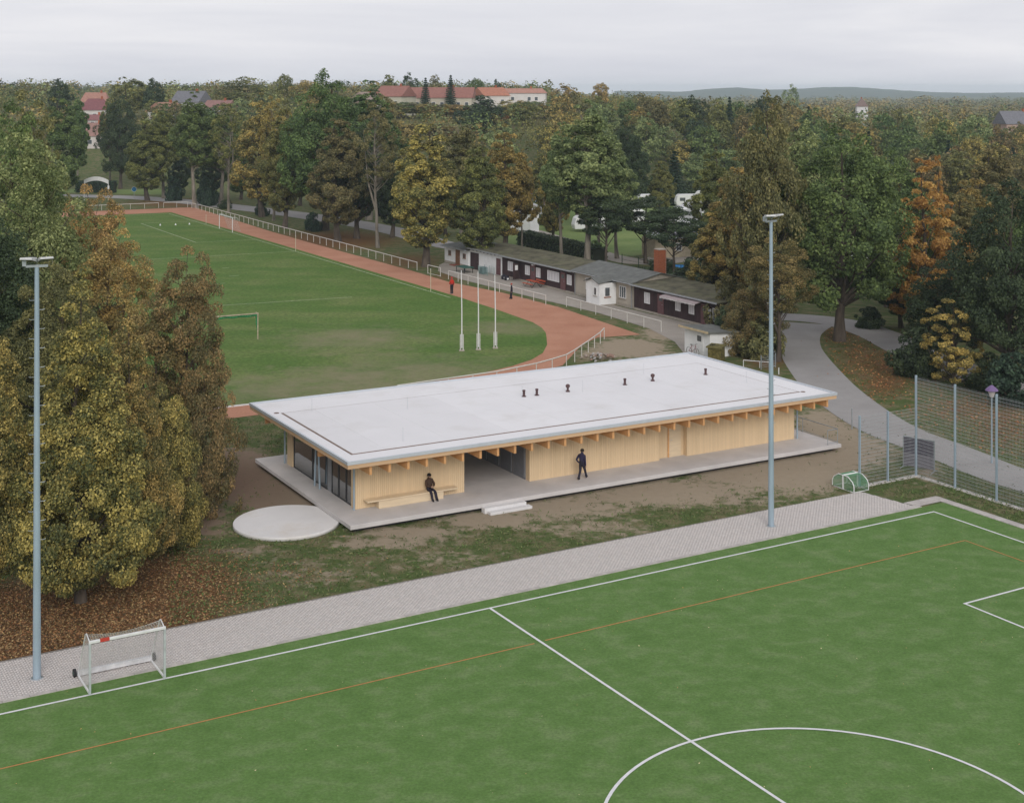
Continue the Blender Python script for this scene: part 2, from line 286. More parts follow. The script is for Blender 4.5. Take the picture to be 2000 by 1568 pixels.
# artificial pitch with its painted lines
def fpoly(F_, pts): return [F_.w(*p)[:2] for p in pts]
turf = struct(sheet('artificial_turf_pitch', fpoly(FP, [(-75, -60), (30.0, -60), (30.0, 1.12), (-75, 1.12)]), .030, turf_m))
def ln(name, a0, b0, a1, b1, w, mat, z=.04, F_=FP, parent=turf):
    d = Vector((a1-a0, b1-b0)).normalized()*w/2; n = Vector((-d.y, d.x))
    return sheet(name, fpoly(F_, [(a0-n.x, b0-n.y), (a1-n.x, b1-n.y), (a1+n.x, b1+n.y), (a0+n.x, b0+n.y)]), z, mat, parent)
ln('touch_line', -60, .17, 28.24, .17, .12, line_m); ln('goal_line', 28.19, .11, 28.19, -45, .12, line_m)
ln('halfway_line', 0, .11, 0, -45, .12, line_m, .044)
rc, cb = 7.35, -14.55-7.35; pts = []
mb = MB()
for k in range(96):
    a0, a1 = 2*math.pi*k/96, 2*math.pi*(k+1)/96
    mb.sheet(fpoly(FP, [(math.cos(a0)*(rc-.06), cb+math.sin(a0)*(rc-.06)), (math.cos(a0)*(rc+.06), cb+math.sin(a0)*(rc+.06)), (math.cos(a1)*(rc+.06), cb+math.sin(a1)*(rc+.06)), (math.cos(a1)*(rc-.06), cb+math.sin(a1)*(rc-.06))]), .048)
mb.build('centre_circle', line_m, turf)
ln('penalty_area_line', 18.84, -10.23, 28.1, -10.23, .12, line_m); ln('penalty_area_line', 18.9, -10.29, 18.9, -38, .12, line_m, .044)
ln('orange_line', -55, -4.1, -.32, -4.25, .07, line_o); ln('orange_line', .24, -4.2, 25.86, -4.1, .07, line_o); ln('orange_line', 25.83, -4.14, 25.83, -40, .07, line_o, .044)

# paved path along the pitch: bed, single paving stones, kerb stones
path = struct(sheet('paved_path', fpoly(FP, [(-60, 1.30), (28.1, 1.30), (27.55, 5.05), (20, 5.2), (-60, 5.3)]), .012, pm('joint_sand', (.26, .235, .21), .95, var=.2, scale=6)))
vv = []; cc = []; w, h_ = .105, .21
for i, a in enumerate(np.arange(-30, 28.0, w)):
    for j in range(19):
        b0 = 1.38+j*h_-(h_/2 if i % 2 else 0); b1 = b0+h_
        b0 = max(b0, 1.36); b1 = min(b1, 5.1-.02*((i*7) % 3))
        if a > 27.4+(5.1-b1)*.16 or b1-b0 < .05: continue
        z = .034+random.uniform(-.002, .003); g2 = .006
        vv.append(np.array([FP.w(a+g2, b0+g2, z), FP.w(a+w-g2, b0+g2, z), FP.w(a+w-g2, b1-g2, z), FP.w(a+g2, b1-g2, z),
                            FP.w(a+.001, b0+.001, .014), FP.w(a+w-.001, b0+.001, .014), FP.w(a+w-.001, b1-.001, .014), FP.w(a+.001, b1-.001, .014)]))
        s = random.uniform(.92, 1.05); k = random.random()*.02
        cc.append((.56*s+k, .525*s+k*.4, .50*s))
vv = np.concatenate(vv); nb = len(cc)
base = (np.arange(nb)*8)[:, None]; fa = np.concatenate([base+np.array([q]) for q in ((0, 1, 2, 3), (4, 5, 1, 0), (5, 6, 2, 1), (6, 7, 3, 2), (7, 4, 0, 3))])
pme = np_mesh('paving_stones', vv, fa, [('col', 'FACE', np.tile(np.array(cc), (5, 1)))])
pvm = attr_leaf('paving_concrete'); o = link('paving_stones', pme, pvm, path); o['kind'] = 'stuff'
kb = B(0, .985, 0, .23, 0, .055).mesh('kerb_stone'); kb.materials.append(concrete_kerb)
for k in range(58):
    o = link('kerb_stone', kb, None, path); o.location = FP.w(-29.7+k*1.0, 1.12, 0); o.rotation_euler = (0, 0, FP.a)
# paving strip round the far corner of the pitch
strip = struct(sheet('paved_strip', fpoly(FP, [(28.1, 1.36), (30.02, 1.36), (30.02, -45), (30.6, -45), (30.6, 2.25), (28.0, 2.25)]), .02, pm('strip_concrete', (.50, .465, .44), .95, var=.12, scale=3)))
sl = B(0, .49, 0, .56, 0, .035).mesh('slab'); sl.materials.append(concrete_kerb)
for k in range(36): o = link('slab', sl, None, strip); o.location = FP.w(30.59, 1.2-k*.5, .01); o.rotation_euler = (0, 0, FP.a+R(90))
for k in range(5): o = link('slab', sl, None, strip); o.location = FP.w(28.1+k*.5, 1.55, .01); o.rotation_euler = (0, 0, FP.a)

# running track, infield and its lines
track = struct(sheet('running_track', fpoly(FT, [(8.3, 12), (6.2, -40), (5.9, -60), (5.9, -98), (5.5, -110), (7.0, -120.6), (7.3, -133), (5.6, -151.3), (1.2, -150.6), (-1.2, -152.4), (-3.4, -154.6), (-8.5, -160.4), (-16, -163.6), (-26, -164.8), (-39, -165.3), (-85, -165.3), (-85, 12)]), .020, track_m))
inf = struct(sheet('grass_sports_field', fpoly(FT, [(1.15, 2.2), (1.1, -60), (1.05, -122), (.64, -131.4), (0, -140.3), (-.8, -143.5), (-1.8, -146), (-3.1, -148.4), (-4.9, -151.6), (-7.2, -154.8), (-9.6, -157), (-12.4, -158.6), (-16, -160), (-22, -161.2), (-38, -161.8), (-78, -161.8), (-78, 2.2)]), .032, field_m))
def fl(n, *a): return ln(n, *a, .16, line_f, .042, FT, inf)
fl('side_line', 0, -.3, 0, -121.5); fl('end_line', 0, 0, -60, 0); fl('side_line', -9.4, -17.3, -9.4, -52); fl('cross_line', -9.4, -17.3, 0, -18); fl('cross_line', -9.4, -52, 0, -52.4)
fl('cross_line', -40, -69.3, 0, -70.4); fl('cross_line', -45, -113, -9.6, -115.8); fl('cross_line', -20.6, -98, -18.8, -98); fl('cross_line', -16.5, -92, -15.2, -92); fl('cross_line', -15, -84, -14, -84)
kr = MB().box(-78, -26, -161.95, -161.80, .02, .11); o = kr.build('white_track_kerb', white_paint, inf); o.location = FT.w(0, 0, 0); o.rotation_euler = (0, 0, FT.a)

# roads and aprons
def ribbon(name, pts, widths, z, mat, n=6):
    pts = [Vector(p[:2]) for p in pts]; out = []
    for i in range(len(pts)-1):
        p0, p1, p2, p3 = pts[max(i-1, 0)], pts[i], pts[i+1], pts[min(i+2, len(pts)-1)]
        for k in range(n):
            s = k/n; out.append((.5*((2*p1)+(p2-p0)*s+(2*p0-5*p1+4*p2-p3)*s*s+(3*p1-p0-3*p2+p3)*s**3), widths[i]+(widths[i+1]-widths[i])*s))
    out.append((pts[-1], widths[-1])); mb = MB(); vs = []
    for i, (p, w) in enumerate(out):
        d = (out[min(i+1, len(out)-1)][0]-out[max(i-1, 0)][0]).normalized(); nn = Vector((-d.y, d.x))*w/2
        vs += [(p.x+nn.x, p.y+nn.y, z), (p.x-nn.x, p.y-nn.y, z)]
    mb.add(vs, [(2*i+1, 2*i+3, 2*i+2, 2*i) for i in range(len(out)-1)]); return struct(mb.build(name, mat))
ribbon('access_road', [P(u, v) for u, v in ((2260, 1010), (2000, 940), (1850, 882), (1730, 835), (1640, 775), (1592, 725), (1562, 680), (1560, 652), (1580, 632))], [3.9, 3.9, 4.0, 4.2, 4.4, 4.2, 3.9, 4.2, 5], .022, asphalt_m)
ribbon('upper_road', [P(u, v) for u, v in ((1500, 618), (1580, 622), (1650, 632), (1720, 655), (1790, 690), (1900, 730), (2100, 800))], [4.5]*7, .018, asphalt_m)
ribbon('back_lane', [P(u, v) for u, v in ((-60, 380), (200, 384), (330, 391), (480, 407), (620, 425), (760, 449), (880, 481), (1000, 500), (1140, 519), (1240, 536), (1330, 560), (1420, 590), (1520, 622))], [7, 7, 7, 7, 7, 6, 5, 3.2, 3.0, 3.0, 3, 3, 4], .016, asphalt_m)
ribbon('camp_path', [P(u, v) for u, v in ((1030, 448), (1080, 462), (1130, 478), (1190, 500), (1260, 512), (1340, 500))], [3, 2.6, 2.6, 3.5, 6, 8], .016, asphalt_d)
ribbon('camp_lane', [P(u, v) for u, v in ((980, 392), (1060, 386), (1150, 388), (1300, 390), (1450, 395))], [4]*5, .014, asphalt_d)
struct(sheet('concrete_apron', [P(u, v)[:2] for u, v in ((858, 518), (868, 513), (983, 540), (1122, 576), (1230, 604), (1411, 647), (1420, 690), (1337, 692), (1318, 668), (1268, 642), (1170, 612), (1060, 586), (960, 561), (900, 546), (855, 530))], .024, asphalt_d))
def terr_poly(name, pts, mat, z): return struct(sheet(name, [P(u, v)[:2] for u, v in pts], z, mat))
lawn_m = noise_mat('camp_lawn', [(.3, (.10, .16, .045)), (.7, (.20, .25, .085))], .12, fine=2, fstr=.2)
terr_poly('camp_lawn', [(985, 478), (1200, 505), (1460, 470), (1480, 372), (980, 362)], lawn_m, .008)
terr_poly('far_meadow', [(985, 340), (1090, 340), (1100, 318), (990, 318)], lawn_m, .010)
terr_poly('roadside_lawn', [(100, 376), (330, 381), (330, 352), (100, 350)], lawn_m, .010)
# far hills
hv = [(1240, 178), (1330, 180), (1380, 174), (1440, 171), (1500, 176), (1560, 174), (1600, 171), (1660, 170), (1720, 174), (1780, 178), (1840, 181), (1900, 182), (2000, 181), (2150, 179), (2400, 182)]
mb = MB(); Dh = 5200.0
us = np.linspace(1200, 2450, 120); vt = np.interp(us, [p[0] for p in hv], [p[1] for p in hv])+np.array([random.uniform(-.35, .35) for _ in us])
vs = []
for u, v in zip(us, vt):
    zt = CAMH-(v-HOR)*Dh/FPX
    for dd, zz in ((-900, -2.), (-350, zt*.62), (0, zt), (700, -2.)): vs.append(((u-1000)/FPX*(Dh+dd), Dh+dd, zz))
mb.add(vs, [(4*i+k, 4*i+4+k, 4*i+5+k, 4*i+1+k) for i in range(len(us)-1) for k in range(3)], 0, True)
struct(mb.build('hills', noise_mat('far_woods', [(.3, (.05, .07, .035)), (.7, (.10, .10, .05))], .01, fine=.05, fstr=.4, bump=0)))
# ---------------------------------------------------------------- the new timber pavilion
ZD, ZB, ZS, ZR = .45, 2.89, 3.42, 3.80        # deck, beam underside, roof soffit, roof edge top
pav = thing('timber_pavilion', 'long low timber pavilion with flat white roof on a raised concrete deck', 'pavilion', FB.w(0, 0, 0), FB.a)
deck = B(-1.35, 32.9, -2.55, 12.7, .22, ZD).build('deck', concrete, pav, .015)
B(-1.0, 32.5, -2.15, 12.3, 0, .22).build('plinth', dark_void, deck)  # recessed base, shade of the void below the deck put into its near-black colour
# wall boards: each board a piece of its own
brd = {}
def board(w, h):
    k = (round(w, 3), round(h, 2))
    if k not in brd:
        brd[k] = MB().hexa([(0, 0, 0), (w, 0, 0), (w, .03, 0), (0, .03, 0), (.006, -.012, 0), (w-.006, -.012, 0), (w, 0, 0), (0, 0, 0)]).mesh('wall_board') if False else None
        m = MB(); e = .008
        m.add([(0, 0, 0), (w, 0, 0), (w-e, -.02, 0), (e, -.02, 0), (0, 0, h), (w, 0, h), (w-e, -.02, h), (e, -.02, h)], [(0, 1, 5, 4), (1, 2, 6, 5), (2, 3, 7, 6), (3, 0, 4, 7), (3, 2, 1, 0), (4, 5, 6, 7)])
        brd[k] = m.mesh('wall_board'); brd[k].materials.append(timber)
    return brd[k]
def boarded(name, a0, b0, a1, b1, parent=pav, th=.2, h=ZS-ZD+.02):
    """wall from (a0,b0) to (a1,b1); boards on its right hand (outer) side"""
    d = Vector((a1-a0, b1-b0)); Lw = d.length; rz = math.atan2(d.y, d.x)
    wl = B(0, Lw, 0, th, 0, h).build(name, timber, parent); wl.location = (a0, b0, ZD-.01); wl.rotation_euler = (0, 0, rz)
    n = max(1, round(Lw/.125)); w = Lw/n
    for i in range(n):
        o = link('wall_board', board(w, h), None, wl); o.location = (i*w, -.003, .012)
    return wl
boarded('front_wall', 0, 0, 6.7, 0); boarded('front_wall', 11.0, 0, 20.3, 0); boarded('front_wall', 22.4, 0, 31.13, 0); boarded('recess_wall', 20.3, .35, 22.4, .35)
B(20.1, 20.3, .2, .36, ZD-.01, ZS).build('wall', timber, pav); B(22.4, 22.6, .2, .36, ZD-.01, ZS).build('wall', timber, pav)
bd = B(21.25, 22.15, .30, .33, ZD, ZD+2.2).build('door', timber_pale, pav); MB().tube([(21.34, .26, ZD+1.05), (21.48, .26, ZD+1.05)], .012).build('handle', alu, bd)
B(21.17, 21.25, .27, .33, ZD, ZS-.1).build('door_frame', timber_beam, pav); B(20.32, 20.42, .27, .33, ZD, ZS-.1).build('door_frame', timber_beam, pav)
boarded('end_wall', 31.13, .2, 31.13, 10.4)
boarded("back_wall", 31.13, 10.6, 11, 10.6)
for k in range(4):  # unseen rear glazing, added to let daylight into the room
    x0 = .25+k*1.6; wn = MB(); wn.box(x0, x0+.06, 10.48, 10.54, ZD, ZB+.2); wn.box(x0+1.5, x0+1.56, 10.48, 10.54, ZD, ZB+.2); wn.box(x0+.06, x0+1.5, 10.48, 10.54, ZD, ZD+.07); wn.box(x0+.06, x0+1.5, 10.48, 10.54, ZB+.12, ZB+.2)
    w_ = wn.build('window', pm('window_frame_dark', (.055, .055, .06), .4, .3), pav); B(x0+.06, x0+1.5, 10.505, 10.515, ZD+.07, ZB+.12).build('pane', glass('window_glass', (.85, .85, .84), .34), w_)
# open passage between the two halves
pw = pm('passage_panels', (.20, .205, .225), .5, var=.06)
pwall = B(11.0, 11.12, .2, 10.4, ZD-.01, ZS).build('passage_wall', timber, pav)
for k in range(6):
    dr = B(10.955, 10.996, .42+k*1.55, 1.88+k*1.55, ZD, ZS-.06).build('door_panel', pw, pwall)
    B(10.94, 10.954, .5+k*1.55, .53+k*1.55, ZD+.1, ZS-.2).build('trim', alu, pwall)
B(6.58, 6.7, .2, 10.4, ZD-.01, ZS).build('passage_wall', timber, pav)
# glazed end with frames, panes, slanted columns, curtain
gl = glass('window_glass', (.85, .85, .84), .34); frm = pm('window_frame_dark', (.055, .055, .06), .4, .3)
B(-.02, .22, 9.75, 10.6, ZD-.01, ZS).build('corner_wall', timber, pav); B(-.02, .22, 0, .55, ZD-.01, ZS).build('corner_wall', timber, pav)
for (b0, b1) in ((.6, 1.4), (1.44, 2.5), (2.54, 3.55), (4.2, 6.5), (6.54, 9.65)):
    wn = MB()
    wn.box(.04, .10, b0, b0+.06, ZD, ZB+.2); wn.box(.04, .10, b1-.06, b1, ZD, ZB+.2); wn.box(.04, .10, b0+.06, b1-.06, ZD, ZD+.07); wn.box(.04, .10, b0+.06, b1-.06, ZB+.12, ZB+.2)
    w_ = wn.build('window', frm, pav); B(.065, .075, b0+.06, b1-.06, ZD+.07, ZB+.12).build('pane', gl, w_)
B(.05, .12, 3.58, 4.18, ZD, ZB+.2).build('wall_panel', pm('grey_panel', (.34, .35, .37), .5), pav)
B(-.02, .22, .55, 9.75, ZB+.2, ZS).build('lintel', timber_beam, pav)
B(.25, 6.55, .25, 10.35, ZD, ZD+.012).build('floor', pm('linoleum', (.66, .57, .47), .5), pav)
B(.9, 1.1, 3.8, 4.3, ZD+.02, ZB+.2).build('curtain', pm('curtain', (.42, .37, .31), .9, var=.2, scale=6, stretch=(8, 8, .1)), pav)
dsk = MB(); [dsk.tube([(.35, 1.5, ZD+1.55+.001*k), (.36, 1.5, ZD+1.55+.001*k)], .62-.0*k, 32) for k in range(1)]; dsk.build('wall_screen', pm('pale_blue_disc', (.42, .52, .58), .5), pav)
B(2.0, 5.2, 7.5, 8.2, ZD+.02, ZD+1.0).build('counter', white_wall, pav); B(2.5, 3.7, 3.0, 3.8, ZD+.70, ZD+.74).build('table', timber_pale, pav)
for b0, db in ((4.55, .35), (5.35, -.35)): MB().tube([(-.28, b0, ZD), (-.28, b0+db*.75, ZS)], .06, 10).build('slanted_column', steel_pole, pav)
for (a, b_) in ((-.12, -.10), (-.12, 10.75), (31.35, -.05), (32.4, 6.0), (31.4, 10.7)): MB().tube([(a, b_, ZD), (a, b_, ZS)], .055, 10).build('column', steel_pole, pav)
# rafters under the eaves, stub beams at the ends
bm = B(-.07, .07, -2.26, 13.0, ZB, ZS-.004).mesh('rafter'); bm.materials.append(timber_beam)
for k in range(30): o = link('rafter', bm, None, pav); o.location = (-.07+k*1.1045, 0, 0)
for b_ in (2.6, 11.4): B(-1.15, .0, b_-.09, b_+.09, ZB, ZS-.006).build('stub_beam', timber_beam, pav)
for b_ in (2.6, 7.0, 11.4): B(31.98, 32.35, b_-.09, b_+.09, ZB, ZS-.006).build('stub_beam', timber_beam, pav)
# roof
rf = B(-1.42, 32.52, -2.42, 13.32, ZS, 3.62).build('roof', timber_pale, pav)
fs = MB(); fs.box(-1.46, 32.56, -2.46, -2.42, 3.40, 3.62); fs.box(-1.46, 32.56, 13.32, 13.36, 3.40, 3.62); fs.box(-1.46, -1.42, -2.42, 13.32, 3.40, 3.62); fs.box(32.52, 32.56, -2.42, 13.32, 3.40, 3.62); fs.build('fascia', pm('fascia_timber', (.66, .44, .26), .6, var=.07, scale=1.2, stretch=(.5, .5, 4)), rf)
e0 = (-1.5, 32.6, -2.5, 13.4); md = MB(); t_ = .13
md.box(e0[0], e0[1], e0[2], e0[2]+t_, 3.624, ZR); md.box(e0[0], e0[1], e0[3]-t_, e0[3], 3.624, ZR); md.box(e0[0], e0[0]+t_, e0[2]+t_, e0[3]-t_, 3.624, ZR); md.box(e0[1]-t_, e0[1], e0[2]+t_, e0[3]-t_, 3.624, ZR)
md.build('metal_edge', [metal_edge], rf)
B(e0[0]+t_, e0[1]-t_, e0[2]+t_, e0[3]-t_, 3.62, 3.70).build('membrane', membrane, rf)
B(-.60, 30.90, -.88, 10.16, 3.70, 3.708).build('seam_and_shadow', brown_trim, rf)  # brown seam, widened at front and left to paint the shadow line there
for k in range(16):
    B(-.47+k*1.9556, -.475+(k+1)*1.9556, -.73, 10.06, 3.708, 3.722+.002*(k % 2)).build('membrane_sheet', membrane, rf)
drn = MB(); drn.lathe([(.16, 3.702), (.16, 3.715)], 14, 0, (-.82, 10.3, 0)); drn.build('roof_drain', brown_trim, rf); MB().lathe([(.16, 3.702), (.16, 3.715)], 14, 0, (31.1, -.9, 0)).build('roof_drain', brown_trim, rf)
vm = pm('vent_brown', (.10, .055, .055), .5)
for k, (a, b_) in enumerate(((14.52, 6.75), (15.42, 6.65), (17.73, 6.6), (22.14, 6.5), (24.47, 6.6), (28.85, 6.5))):
    pr = [(.15, 0), (.15, .03), (.085, .05), (.08, .32), (.10, .33), (.10, .42), (.02, .44)] if k not in (2, 4) else [(.15, 0), (.13, .06), (.07, .1), (.07, .24), (.13, .30), (.15, .37), (.13, .44), (.05, .49)]
    MB().lathe(pr, 14, 0, (a, b_, 3.724)).build('roof_vent', vm, rf)
for (a, b_) in ((1.2, 9.6), (6.5, 7.2), (3.0, .3), (14.3, 6.6), (18.5, 6.0), (25.2, 8.7), (29.6, 3.0)):
    MB().tube([(a, b_, 3.724), (a, b_, 4.5)], .009, 5).build('lightning_rod', alu, rf)
# eave lamps between rafters
lm = B(-.32, .32, -.045, .045, -.05, 0).mesh('eave_lamp'); lm.materials.append(pm('lamp_housing', (.62, .64, .66), .4))
for k in (1, 4, 10, 13, 16, 21, 23, 26): o = link('eave_lamp', lm, None, pav); o.location = (-.07+(k+.5)*1.1045, -.55, ZS-.10)
# railing at the far end of the deck
def rail(name, parent, pts, h, mat, r=.022, mid=(), base=ZD, step=None):
    for i, p in enumerate(pts): MB().tube([(p[0], p[1], base), (p[0], p[1], base+h)], r, 8).build('post', mat, parent)
    MB().tube([(p[0], p[1], base+h) for p in pts], r*1.1, 8).build('top_rail', mat, parent)
    for z in mid: MB().tube([(p[0], p[1], base+z) for p in pts], r*.7, 6).build('lower_rail', mat, parent)
rail('railing', pav, [(31.9, -2.35), (32.75, -2.35), (32.75, 1.0), (32.75, 4.4), (32.75, 7.8), (32.75, 11)], .95, galv, .024, (.12,))
rail('railing', pav, [(31.6, 1.6), (31.6, 2.9)], .9, galv, .02, (.15,))
# bench along the wall
bn = thing('timber_bench', 'long pale timber bench fixed along the front wall of the pavilion', 'bench', FB.w(0, 0, ZD), FB.a)
B(.45, 6.0, -.62, -.04, .42, .50).build('seat', timber_pale, bn, .01); B(1.15, 5.1, -.56, -.06, .005, .42).build('base', timber_pale, bn)
# steps and round concrete disc
st = thing('concrete_steps', 'short concrete steps leading up to the pavilion deck', 'steps', FB.w(0, 0, 0), FB.a)
B(6.45, 9.1, -2.95, -2.56, 0, .30).build('step', concrete_pale, st, .01); B(6.6, 9.25, -3.35, -2.955, 0, .15).build('step', concrete_pale, st, .01)
dm = pm('disc_concrete', (.76, .74, .725), .8, var=.04, scale=.5, dirt=((.58, .51, .42), .22, .75))
c0 = FB.w(-3.68, .72, 0); disc = thing('concrete_disc', 'large round pale concrete platform beside the deck corner', 'platform', c0)
MB().lathe([(2.80, 0), (2.84, .01), (2.84, .19), (2.82, .205)], 96).build('disc_slab', dm, disc)

# ---------------------------------------------------------------- floodlight masts
def mast(u, v, vtop, label, rot):
    p = P(u, v); h = (v-vtop)/(v-HOR)*CAMH
    t = thing('floodlight_mast', label, 'floodlight', p, rot, 'floodlight masts on the paved path')
    MB().tube([(0, 0, 0), (0, 0, 2.2), (0, 0, h*.55), (0, 0, h)], [.155, .150, .118, .085], 14).build('mast', steel_pole, t)
    MB().lathe([(.26, 0), (.26, .035), (.17, .045)], 16).build('base_plate', galv, t)
    n = 0; z = 5.5
    while z < h-1.3:
        s = -1 if n % 2 else 1; r = .155-.07*z/h; MB().tube([(s*r*.8, 0, z), (s*(r+.16), 0, z), (s*(r+.2), 0, z+.035)], .013, 5).build('climbing_peg', galv, t); n += 1; z += .38
    hd = B(-.42, .42, -.05, .05, h, h+.1).build('crossarm', galv, t)
    for k, (x, yw, tilt) in enumerate(((-.28, -.5, 12), (.30, .25, 14))):
        fl_ = MB(); fl_.hexa([(-.26, -.30, -.05), (.26, -.30, -.05), (.22, .30, -.09), (-.22, .30, -.09), (-.25, -.28, .03), (.25, -.28, .03), (.17, .24, .10), (-.17, .24, .10)])
        f = fl_.build('floodlight', pm('lamp_shell', (.66, .66, .65), .35, .2), t); f.location = (x, -.12, h+.34); f.rotation_euler = (R(-tilt), 0, yw)
        MB().add([(-.23, -.27, -.056), (.23, -.27, -.056), (.2, .27, -.094), (-.2, .27, -.094)], [(3, 2, 1, 0)]).build('lens', pm('lamp_glass', (.25, .26, .25), .1, spec=.8), f)
        MB().tube([(x-.27, -.1, h+.34), (x-.27, 0, h+.1), (x+.27, 0, h+.1), (x+.27, -.1, h+.34)], .018, 5).build('bracket', galv, t)
    bx = B(-.55, -.40, -.08, .10, h+.06, h+.32).build('ballast_box', galv, t)
mast(72, 1325, 522, 'tall grey floodlight mast beside the small goal, in front of the yellow trees', R(20))
mast(1506, 1028, 434, 'tall grey floodlight mast standing in front of the pavilion right end', R(38))

# ---------------------------------------------------------------- small goal with net
def net_grid(fn, nu, nv, r, n=3):
    mb = MB()
    for i in range(nu+1): mb.tube([fn(i/nu, j/nv) for j in range(nv+1)], r, n, caps=False)
    for j in range(nv+1): mb.tube([fn(i/nu, j/nv) for i in range(nu+1)], r, n, caps=False)
    return mb
net_w = pm('net_white', (.66, .65, .62), .8)
gp = FP.w(-17.72, .17, 0)
gt = thing('small_goal', 'small wheeled white football goal with net beside the left floodlight mast', 'goal', gp, FP.a)
gw = 2.99
for x in (.04, gw-.04): B(x-.04, x+.04, -.05, .05, .03, 2.0).build('post', pm('goal_alu', (.60, .64, .65), .45, .25), gt, .008)
cb_ = B(0, gw, -.05, .05, 2.0, 2.10).build('crossbar', white_paint, gt, .01); B(.42, .78, -.053, .053, 1.997, 2.103).build('red_sticker', pm('sticker_red', (.55, .06, .04), .5), cb_)
for x in (.04, gw-.04):
    MB().tube([(x, .05, 2.05), (x, .55, 2.2), (x, .72, 2.12), (x, 1.95, .16)], .022, 8).build('rear_stay', white_paint, gt)
    B(x-.03, x+.03, .05, 1.9, .04, .11).build('ground_bar', white_paint, gt)
B(.0, gw, 1.85, 2.03, .06, .26).build('ballast_tube', pm('ballast_white', (.70, .70, .71), .4), gt, .03)
for x in (-.14, gw+.04):
    wl = MB().tube([(x, 2.0, .17), (x+.1, 2.0, .17)], .165, 20).build('wheel', pm('rubber', (.03, .03, .032), .8), gt); MB().tube([(x-.005, 2.0, .17), (x+.105, 2.0, .17)], .07, 12).build('hub', pm('hub_green', (.06, .12, .09), .5), wl)
prof = [(.05, 2.05), (.55, 2.16), (.72, 2.10), (1.1, 1.30), (1.5, .62), (1.93, .14)]
def bk(u, v):
    s = v*(len(prof)-1); i = min(int(s), len(prof)-2); f = s-i; y = prof[i][0]+(prof[i+1][0]-prof[i][0])*f; z = prof[i][1]+(prof[i+1][1]-prof[i][1])*f
    sag = math.sin(math.pi*u)*math.sin(math.pi*min(v*1.6, 1)); return (.04+u*(gw-.08), y+.10*sag, z-.20*sag)
net_grid(bk, 29, 26, .0042).build('net', net_w, gt)
for x in (.04, gw-.04):
    mb = MB()
    for i in range(1, 20):
        y = i*.1
        zt = np.interp(y, [p[0] for p in prof], [p[1] for p in prof]); mb.tube([(x, y, .1), (x, y, zt)], .004, 3, caps=False)
        z = i*.105; ym = np.interp(z, [p[1] for p in reversed(prof)], [p[0] for p in reversed(prof)]) if z < 2.1 else .4
        mb.tube([(x, .05, z), (x, ym, z)], .004, 3, caps=False)
    mb.build('side_net', net_w, gt)

# ---------------------------------------------------------------- high mesh fence at the pitch corner
def mesh_panel(Lp, h):
    mb = MB(); y = 0
    for z in np.arange(.06, h, .2):
        mb.box(0, Lp, -.012, -.004, z-.004, z+.004); mb.box(0, Lp, .004, .012, z-.004, z+.004)
    for x in np.arange(.03, Lp, .1): mb.box(x-.003, x+.003, -.003, .003, .04, h)
    return mb.mesh('mesh_panel')
wire = pm('wire_steel', (.50, .53, .55), .45, .4, var=.06)
def fence(name, label, a0, b0, a1, b1, n, h, first=True, group=None):
    d = Vector((a1-a0, b1-b0)); Ls = d.length/n; rz = math.atan2(d.y, d.x)
    t = thing('mesh_fence', label, 'fence', FP.w(a0, b0, 0), FP.a+rz, group)
    pmh = mesh_panel(Ls-.10, h-.12); pmh.materials.append(wire)
    for i in range(n+1):
        if i or first: B(i*Ls-.045, i*Ls+.045, -.06, .06, 0, h).build('post', steel_pole, t)
        if i < n: o = link('mesh_panel', pmh, None, t); o.location = (i*Ls+.05, 0, .06)
    return t
fence('mesh_fence', 'tall galvanised wire mesh ball fence behind the goal line', 32.77, 5.8, 32.77, -15.34, 7, 6.1)
fence('mesh_fence', 'lower wire mesh fence joining the tall ball fence at the paved corner', 32.69, 5.8, 28.13, 5.8, 2, 4.2, False)
sb = struct(MB().prism(fpoly(FP, [(27.9, 5.62), (32.6, 5.62), (32.6, -16), (32.95, -16), (32.95, 6.0), (27.9, 6.0)]), 0, .05).build('fence_footing', pm('footing_concrete', (.58, .545, .51), .9, var=.1, scale=2)))

# mini goals with green nets
net_g = pm('net_green', (.20, .46, .27), .7)
def mini_goal(a, b_, rz, label):
    t = thing('mini_goal', label, 'goal', FP.w(a, b_, 0), FP.a+R(rz), 'mini goals at the end of the paved path')
    w, h, dp = 1.15, .84, .85
    for x in (0, w): MB().tube([(x, 0, .02), (x, 0, h), (x, .35, h), (x, dp-.12, h*.72), (x, dp, h*.45), (x, dp, .02)], .028, 8).build('side_frame', white_paint, t)
    MB().tube([(0, 0, h), (w, 0, h)], .03, 8).build('crossbar', white_paint, t)
    MB().tube([(0, 0, .03), (0, dp, .03), (w, dp, .03), (w, 0, .03)], .025, 8).build('ground_frame', white_paint, t)
    pr = [(0, h), (.35, h), (dp-.12, h*.72), (dp, h*.45), (dp, .03)]
    def fn(u, v):
        s = v*4; i = min(int(s), 3); f = s-i; return (u*w, pr[i][0]+(pr[i+1][0]-pr[i][0])*f, pr[i][1]+(pr[i+1][1]-pr[i][1])*f)
    net_grid(fn, 24, 26, .0055).build('net', net_g, t)
    for x in (0, w):
        mb = MB()
        for i in range(1, 16):
            y = i*dp/16; zt = np.interp(y, [p[0] for p in pr[:4]], [p[1] for p in pr[:4]]); mb.tube([(x, y, .03), (x, y, zt)], .0055, 3, caps=False)
            z = i*h/17; ym = dp if z < h*.45 else np.interp(z, [h*.45, h*.72, h], [dp, dp-.12, .35]); mb.tube([(x, 0, z), (x, ym, z)], .0055, 3, caps=False)
        mb.build('side_net', net_g, t)
mini_goal(28.1, 5.9, 180, 'mini goal with curved frame and green net, nearest to the paved path')
mini_goal(26.95, 5.97, 0, 'mini goal with green net, the farther of the two standing face to face')
